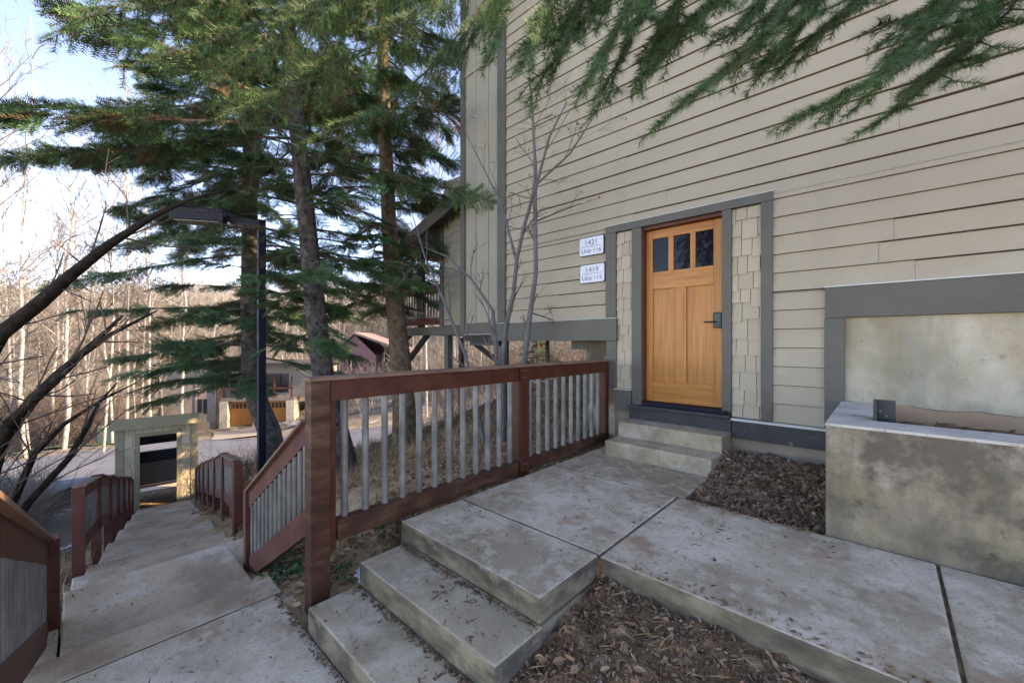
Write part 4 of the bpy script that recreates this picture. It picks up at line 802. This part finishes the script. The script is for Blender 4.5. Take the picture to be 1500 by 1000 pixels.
# overhanging fir: stands behind the camera, branches reach over the walk
nf=empty('fir_tree',(1.3,-1.1,-1.8),'dark green fir branches hanging into the top of the picture above the siding and stairs','tree')
NT=[Vector((1.3,-1.1,-1.9)),Vector((1.3,-1.1,1)),Vector((1.28,-1.12,4)),Vector((1.25,-1.15,8)),Vector((1.2,-1.2,12))]
G().tube(NT,[.24,.2,.16,.1,.03],12).build('trunk',M['bark'],nf,smooth=True)
def near_needles(rng,paths,m,twig_m,parent,nlen=.026,nw=.0011,twl=(.10,.30),step=.055,fan=1.0,dens=1.0,hang=.25):
    L_=[];NP=[];NQ=[];ND=[]
    def needle_run(a,b,nn):
        f=rng.random(nn); P=a+(b-a)*f[:,None]; d=(b-a)/np.linalg.norm(b-a); th=rng.uniform(0,2*np.pi,nn); s1=np.cross(d,[0,0,1.]);s1/=np.linalg.norm(s1)+1e-9;s2=np.cross(s1,d)
        o=s1[None]*np.cos(th)[:,None]*1.0+s2[None]*np.sin(th)[:,None]*.75; dr=o+d[None]*.75; dr/=np.linalg.norm(dr,axis=1,keepdims=True)
        NP.append(P);NQ.append(P+dr*(nlen*rng.uniform(.7,1.15,nn))[:,None]);ND.append(np.repeat(d[None],nn,0))
    for path,r in paths:
        pts=[np.array(p,float) for p in path]
        cum=[0]
        for a,b in zip(pts[:-1],pts[1:]): cum.append(cum[-1]+np.linalg.norm(b-a))
        tot=cum[-1]
        for i,(a,b) in enumerate(zip(pts[:-1],pts[1:])): L_.append((a,b,r*(1-.8*cum[i]/tot),r*(1-.8*cum[i+1]/tot)))
        s=.0; sg=1
        def pos(s):
            i=max(0,min(np.searchsorted(cum,s)-1,len(pts)-2)); return pts[i]+(pts[i+1]-pts[i])*((s-cum[i])/(cum[i+1]-cum[i])),(pts[i+1]-pts[i])/np.linalg.norm(pts[i+1]-pts[i])
        while s<tot:
            p,d=pos(s); sd=np.cross(d,[0,0,1.]);sd/=np.linalg.norm(sd)+1e-9
            frac=1-s/tot; ln=rng.uniform(*twl)*(.35+.75*frac)
            v=d*rng.uniform(.7,1.1)+sd*sg*fan*rng.uniform(.5,1.0)+np.array([0,0,-hang+rng.normal(0,.15)]); v/=np.linalg.norm(v)
            e1=p+v*ln*.5; v2=v+np.array([0,0,-hang]); v2/=np.linalg.norm(v2); e2=e1+v2*ln*.5
            L_.append((p,e1,.0032,.0022));L_.append((e1,e2,.0022,.0012)); k=int(ln*430*dens); needle_run(p,e1,k//2);needle_run(e1,e2,k//2+2)
            if ln>.14:
                for q in range(int(ln/.06)):
                    f=rng.uniform(.15,.9); b0=p+(e2-p)*f; s2=np.cross(v,[0,0,1.])*rng.choice((-1,1)); w_=v*.9+s2*.8+np.array([0,0,-.2]); w_/=np.linalg.norm(w_); l2=rng.uniform(.05,.12); b1=b0+w_*l2
                    L_.append((b0,b1,.0015,.0009)); needle_run(b0,b1,int(l2*430*dens))
            s+=step*rng.uniform(.6,1.4); sg=-sg
            a_,b_=pos(max(0,s-step)),pos(min(s,tot)); 
            if np.linalg.norm(b_[0]-a_[0])>1e-3: needle_run(a_[0],b_[0],int(18*dens))
    segG(G(),L_).build('branches',twig_m,parent)
    P=np.concatenate(NP);Q=np.concatenate(NQ);D=np.concatenate(ND); N=len(P); W_=D*nw
    V=np.stack([P-W_,P+W_,Q],1).reshape(-1,3); F=np.arange(N*3).reshape(N,3)
    G().add(V,F).build('needles',m,parent)
NR=np.random.default_rng(5)
def nb(lst,z=None):
    pts=[at(x_,y_-(16 if x_>740 else 0),t_) for x_,y_,t_ in lst]; p=pts[0]; zz=p.z+.5; tk=Vector((1.28,-1.1,zz)); mid=tk.lerp(p,.55)+Vector((0,0,.22)); return tk,mid,pts
near=[]; feed=[]
for lst in [[(1210,-60,1.55),(1183,0,1.5),(1140,50,1.48),(1081,102,1.45),(1020,150,1.43),(967,196,1.40)],
            [(1440,-50,1.5),(1409,0,1.48),(1365,60,1.46),(1319,108,1.44),(1240,155,1.42),(1160,192,1.40)],
            [(1520,-30,1.6),(1477,34,1.58),(1430,80,1.55),(1387,113,1.53),(1330,165,1.5),(1279,200,1.48)],
            [(900,-60,1.7),(862,0,1.65),(842,45,1.6),(826,90,1.58),(800,120,1.56),(775,135,1.54)],
            [(1010,-70,1.7),(970,-10,1.65),(935,50,1.62),(905,110,1.60),(890,165,1.58)],
            [(940,-60,1.8),(905,-10,1.75),(870,30,1.72),(840,60,1.7),(800,75,1.68)],
            [(1330,-70,1.7),(1290,-20,1.65),(1240,30,1.62),(1190,70,1.6),(1150,110,1.6)],
            [(1100,-60,1.6),(1060,0,1.58),(1010,50,1.55),(960,80,1.53),(935,150,1.5)],
            [(780,-60,1.7),(755,-10,1.65),(738,30,1.62),(722,75,1.6)],
            [(1480,-60,1.9),(1440,-10,1.85),(1400,20,1.8),(1340,40,1.8),(1290,50,1.8)],
            [(1180,-70,1.9),(1150,-20,1.85),(1110,20,1.8),(1080,60,1.8),(1040,80,1.8)],
            [(850,-70,1.5),(815,-10,1.5),(790,40,1.48),(775,90,1.46),(760,120,1.46)],[(960,-60,1.45),(930,10,1.42),(900,70,1.4),(870,120,1.4),(850,150,1.4)],[(1250,-60,1.6),(1215,0,1.58),(1180,50,1.56),(1150,80,1.55),(1120,120,1.55)],[(1540,-40,1.5),(1500,-10,1.5),(1450,30,1.5),(1400,70,1.5),(1350,90,1.5)],[(1030,-60,1.5),(1000,0,1.5),(990,60,1.48),(960,110,1.46)]]:
    tk,mid,pts=nb(lst); near.append((pts,.006)); feed.append((tk,mid,.02,.012)); feed.append((mid,pts[0],.012,.006))
near_needles(NR,near,M['neardl'],M['twig'],nf,nlen=.038,nw=.0013,twl=(.12,.34),step=.030,dens=2.0,fan=1.15,hang=.06)
near=[]
for lst in [[(720,-80,2.4),(640,0,2.3),(560,60,2.2),(470,110,2.15),(380,150,2.1),(330,170,2.1)],
            [(560,-90,2.4),(470,-10,2.3),(370,40,2.2),(280,70,2.15),(180,100,2.1)],
            [(420,-90,2.4),(330,-20,2.3),(230,10,2.2),(150,20,2.2),(100,30,2.1)],
            [(740,-40,2.6),(690,30,2.5),(620,110,2.4),(540,170,2.35),(470,200,2.3)],
            [(760,-60,2.7),(720,0,2.7),(690,60,2.6),(665,120,2.6)],
            [(640,-90,2.2),(560,-30,2.15),(470,20,2.1),(400,70,2.05),(330,100,2.0)],
            [(500,-60,2.6),(430,10,2.55),(350,90,2.5),(270,140,2.4),(200,160,2.4)],
            
            [(420,-90,2.6),(330,-40,2.5),(240,-5,2.4),(150,15,2.3),(70,60,2.2)],[(620,-90,2.5),(560,0,2.4),(500,60,2.4),(430,120,2.4)]]:
    tk,mid,pts=nb(lst); near.append((pts,.008)); feed.append((tk,mid,.022,.014)); feed.append((mid,pts[0],.014,.008))
near_needles(NR,near,M['neardl'],M['twig'],nf,nlen=.036,nw=.0017,twl=(.22,.5),step=.05,dens=1.1,fan=1.1)
segG(G(),[(np.array(a),np.array(b),c,d) for a,b,c,d in feed]).build('limbs',M['twig'],nf)
# bare dark tree at the left
def bare(name,base,limbs,label,m,mt,seed,twl=.8,levels=3,per=7,up=.02,spread=.6,k=8,leaf=0):
    rng=np.random.default_rng(seed); e=empty(name,base,label,'tree'); g=G(); tw=[]
    for pts,rads in limbs:
        g.tube(pts,rads,k)
        P=[np.array(p) for p in pts]
        for i in range(1,len(P)):
            d=P[i]-P[i-1]; Ln=np.linalg.norm(d); d/=Ln
            for q in range(max(1,int(per*Ln))):
                p=P[i-1]+(P[i]-P[i-1])*rng.random(); nd=d+rng.normal(0,spread,3)+np.array([0,0,.15])
                rr=rads[i]
                grow(tw,p,nd,twl*rng.uniform(.4,1.2),min(rr*.5,.012),levels-1,rng,up=up,spread=.5,nch=3,seg=4,minr=.0014)
    g.build('trunk',m,e,smooth=True); segG(G(),tw).build('twigs',mt,e)
    if leaf:
        idx=rng.integers(0,len(tw),leaf); O=np.array([tw[i][1] for i in idx]); Mx=rotm(leaf,rng,1.0)*rng.uniform(.03,.05,leaf)[:,None,None]; G().inst(LEAF_V*np.array([1,1,1.6]),LEAF_F,O,Mx).build('dead_leaves',M['deadleaf'],e)
    return e
M['deadleaf']=mat('rusty_dead_leaf',[(.16,.055,.03),(.24,.09,.045)],9,3,.8)
T_=4.6
bb=at(-160,840,T_); bb.z=h(bb.x,bb.y)-.1
def lm(lst): return [bb]+[at(x,y,t) for x,y,t in lst]
bare('bare_tree',bb,[(lm([(-90,640,4.6),(0,490,4.6),(58,444,4.6),(105,402,4.6),(160,358,4.6),(225,316,4.7),(280,291,4.8),(345,276,5.0)]),[.12,.10,.076,.070,.058,.046,.030,.018,.007]),
  (lm([(-70,760,4.6),(0,645,4.6),(50,583,4.6),(85,548,4.6),(140,500,4.7),(180,462,4.8)]),[.12,.09,.072,.055,.045,.03,.012]),
  (lm([(-40,800,4.5),(10,622,4.5),(80,558,4.4),(118,520,4.4),(165,488,4.4),(230,455,4.4)]),[.08,.06,.050,.042,.034,.022,.008]),
  (lm([(-60,830,5),(20,735,5.1),(50,665,5.2),(95,620,5.3),(150,585,5.5),(200,560,5.6)]),[.06,.05,.04,.034,.026,.018,.007]),
  (lm([(0,800,5),(40,738,5.1),(100,672,5.2),(128,625,5.3),(145,590,5.4),(172,560,5.5)]),[.06,.05,.042,.036,.028,.020,.008])],
  'bare dark-limbed tree leaning in from the left edge',M['dark_bark'],M['rtwig'],31,twl=.8,levels=3,per=6)
# slim young tree in front of the siding
mb0=at(737,560,5.3); mb0.z=h(mb0.x,mb0.y)-.05
def ym(lst): return [PYp(*q) for q in lst]
def PYp(px,py,Y):
    a=(px-750)/590; t=Y/(.7325+.6807*a); return at(px,py,t)
bare('young_tree',mb0,[([mb0]+ym([(736,530,3.95),(741,480,3.95),(752,430,3.9),(757,380,3.85),(768,330,3.8),(786,270,3.8),(805,200,3.75),(830,150,3.7)]),[.045,.040,.034,.028,.025,.022,.019,.013,.006]),
  ([mb0+Vector((.12,0,0))]+ym([(768,530,3.95),(775,470,3.95),(785,400,3.9),(784,310,3.9),(784,240,3.9),(779,150,3.9),(772,70,3.9)]),[.042,.038,.034,.028,.025,.021,.014,.006]),
  ([mb0]+ym([(722,455,3.9),(690,408,3.8),(655,376,3.7),(622,362,3.6)]),[.03,.024,.018,.012,.005]),
  ([mb0-Vector((.25,.1,0))]+ym([(682,520,3.7),(650,440,3.6),(622,375,3.5),(600,300,3.4)]),[.03,.024,.018,.012,.004]),
  (ym([(757,385,3.85),(735,300,3.75),(705,240,3.6),(680,190,3.5)]),[.018,.013,.010,.004]),
  (ym([(786,270,3.8),(835,225,3.7),(870,170,3.6)]),[.014,.010,.004])],
  'slim grey young tree with a few rusty leaves in front of the siding',M['grey_bark'],M['rtwig'],33,twl=.55,levels=3,per=4,spread=.7,leaf=110)
# ---------------------------------------------------------------- far wood: aspens as individuals
ar=np.random.default_rng(77)
def aspen_proto(i):
    rng=np.random.default_rng(100+i); Ht=rng.uniform(10,15); pts=[Vector((0,0,-.5))]; x=y=0
    for k in range(1,8): x+=rng.normal(0,.12);y+=rng.normal(0,.12);pts.append(Vector((x,y,Ht*k/7)))
    r0=rng.uniform(.06,.12); g=G().tube(pts,[r0*(1-.11*k) for k in range(8)],7)
    tw=[]
    for k in range(34):
        f=rng.uniform(.28,.99); q=f*7;i_=min(int(q),6); p=np.array(pts[i_].lerp(pts[i_+1],q-i_)); az=rng.uniform(0,2*np.pi)
        grow(tw,p,(math.cos(az),math.sin(az),rng.uniform(.3,1.0)),(1.1-f)*3.0+.7,.022,2,rng,up=.05,spread=.45,nch=4,seg=3,minr=.005)
    return g,tw
protos=[]
for i in range(7):
    g,tw=aspen_proto(i); e=empty('aspen_tree',(0,0,0),'pale bare aspen','tree','bare aspens on the hillside across the road'); g.build('trunk',M['aspen'],e,smooth=True); segG(G(),tw).build('branches',M['atwig' if i%3 else 'rtwig'],e); protos.append(e)
TALL=[(-30,17),(40,19),(92,21),(150,20),(185,23),(225,24),(650,22),(625,26),(10,26),(270,28)]
spots=TALL+[(45,23),(78,26),(120,29),(165,24),(196,29),(213,32),(236,36),(20,30)]
while len(spots)<170:
    px=ar.uniform(-60,900); t=ar.uniform(27,95)
    if 225<px<450 and t<44: continue
    if px>600 and t<30: continue
    if 480<px<600 and t<55: continue
    spots.append((px,t))
used=[0]*7; ALAB={}
for n,(px,t) in enumerate(spots):
    i=n%7; p=at(px,501,t); o=protos[i] if not used[i] else copy_tree(protos[i]); used[i]=1
    s=ar.uniform(1.35,1.6) if n<len(TALL) else ar.uniform(.75,1.2); o.location=(p.x,p.y,h(p.x,p.y)-.1); o.rotation_euler=(0,0,ar.uniform(0,6.28)); o.scale=((.9,.9,s) if n<len(TALL) else (s*ar.uniform(.8,1.2),)*2+(s,))
    side='left of the shelter' if px<180 else 'above the shelter and garage house' if px<460 else 'behind the spruce trunks' if px<640 else 'under the porch and house floor'
    near_='nearest' if t<45 else 'mid-distance' if t<70 else 'farthest'
    o['group']='bare aspens on the hillside across the road'; ALAB.setdefault((near_,side),[]).append((px,o))
ORD='first second third fourth fifth sixth seventh eighth ninth tenth eleventh twelfth thirteenth fourteenth fifteenth sixteenth seventeenth eighteenth nineteenth twentieth'.split()
for (nn,side),lst in ALAB.items():
    lst.sort(key=lambda q:q[0])
    for i,(px,o) in enumerate(lst):
        w_=ORD[i] if i<20 else 'twenty-'+ORD[i-20] if i<29 else 'thirty-'+ORD[i-30] if 29<i<39 else 'thirtieth'
        o['label']='%s from the left of the %s pale bare aspens %s'%(w_,nn,side)
# brush: bare scrub masses
def brush(name,N,pos,hgt,m,label,seed,lv=2,r=.006,nch=4):
    rng=np.random.default_rng(seed); tw=[]
    tpl=[]
    for q in range(6):
        t_=[]
        for k in range(9):
            az=rng.uniform(0,6.28); grow(t_,(rng.normal(0,.08),rng.normal(0,.08),0),(math.cos(az)*.45,math.sin(az)*.45,1),rng.uniform(.6,1.0),r/hgt*1.0,lv,rng,spread=.4,nch=nch,seg=3,minr=r/hgt*.35)
        tpl.append(segG(G(),t_))
    P=pos(N,rng); g=G(); k=rng.integers(0,6,len(P))
    for q in range(6):
        V=np.concatenate(tpl[q].v);F=np.concatenate(tpl[q].f); m_=k==q; n=m_.sum()
        if n: a=rng.uniform(0,6.28,n); s=hgt*rng.uniform(.6,1.25,n); Z=np.zeros(n); Mx=np.stack([np.stack([np.cos(a)*s,-np.sin(a)*s,Z],-1),np.stack([np.sin(a)*s,np.cos(a)*s,Z],-1),np.stack([Z,Z,s],-1)],1); g.inst(V,F,P[m_],Mx)
    o=g.build(name,m,kind='stuff'); o['label']=label; return o
def ppos(x0,x1,t0,t1,bad=None):
    def f(N,rng):
        px=rng.uniform(x0,x1,N); t=np.sqrt(rng.uniform(t0*t0,t1*t1,N))
        a=(px-750)/590; X=t*(-.6807+.7325*a);Y=t*(.7325+.6807*a)
        if bad is not None: k=~bad(px,t,X,Y); X=X[k];Y=Y[k]
        return np.stack([X,Y,H(X,Y)-.05],-1)
    return f
brush('scrub',800,ppos(-80,900,30,60,lambda p,t,X,Y:((p>215)&(p<480)&(t<46))|((p>480)&(p<610)&(t>34)&(t<52))),3.2,M['atwig'],'mass of tan bare scrub covering the hillside across the road',41,r=.02)
brush('scrub',420,ppos(-80,900,55,110),6.0,M['atwig'],'mass of tan bare branches far up the hillside',42,r=.035)
brush('scrub',160,ppos(-40,170,24,34),2.6,M['rtwig'],'reddish brown scrub behind the grass strip at the left',43,r=.014)
brush('scrub',110,ppos(-60,110,5.5,11,lambda p,t,X,Y:(Y>-.9)),1.3,M['rtwig'],'bare reddish twigs on the bank left of the stairs',44,r=.006)
brush('scrub',26,ppos(290,400,9,13,lambda p,t,X,Y:(Y<2.6)),1.0,M['rtwig'],'bare twiggy shrubs beside the lamp post foot',45,r=.005)
brush('scrub',34,ppos(640,880,13,17),1.6,M['rtwig'],'bare shrubs on the crest below the house floor',46,r=.007)
# the far wood on the ridge reads as one mass
rng=np.random.default_rng(91); wood=[]
wt=[]
for q in range(8):
    t_=[]; Ht=1.0; p=np.zeros(3); 
    for k in range(5): q2=p+np.array([rng.normal(0,.012),rng.normal(0,.012),.2]); t_.append((p,q2,.011-.0018*k,.011-.0018*(k+1))); p=q2
    main=list(t_)
    for k in range(26):
        f=rng.uniform(.3,.98); i_=min(int(f*5),4); b=main[i_][0]+(main[i_][1]-main[i_][0])*(f*5-i_); az=rng.uniform(0,6.28)
        grow(t_,b,(math.cos(az),math.sin(az),rng.uniform(.4,1.2)),(1.15-f)*.26+.05,.0035,1,rng,spread=.5,nch=4,seg=2,minr=.0013)
    wt.append(segG(G(),t_))
for nm,m_,cnt,sd in (('far_wood',M['atwig'],900,1),('far_wood',M['rtwig'],350,2),('far_wood',M['aspen'],350,3)):
    r_=np.random.default_rng(sd); P=ppos(-150,1000,58,150)(cnt,r_); g=G(); k=r_.integers(0,8,len(P))
    for q in range(8):
        V=np.concatenate(wt[q].v);F=np.concatenate(wt[q].f); mk=k==q; n=mk.sum(); a=r_.uniform(0,6.28,n); s=r_.uniform(9,15,n); Z=np.zeros(n)
        Mx=np.stack([np.stack([np.cos(a)*s,-np.sin(a)*s,Z],-1),np.stack([np.sin(a)*s,np.cos(a)*s,Z],-1),np.stack([Z,Z,s],-1)],1); g.inst(V,F,P[mk],Mx)
    o=g.build(nm,m_,kind='stuff'); o['label']='far wood of bare '+{1:'tan',2:'reddish brown',3:'white-barked'}[sd]+' trees along the ridge'
print('OBJECTS',len(bpy.data.objects))
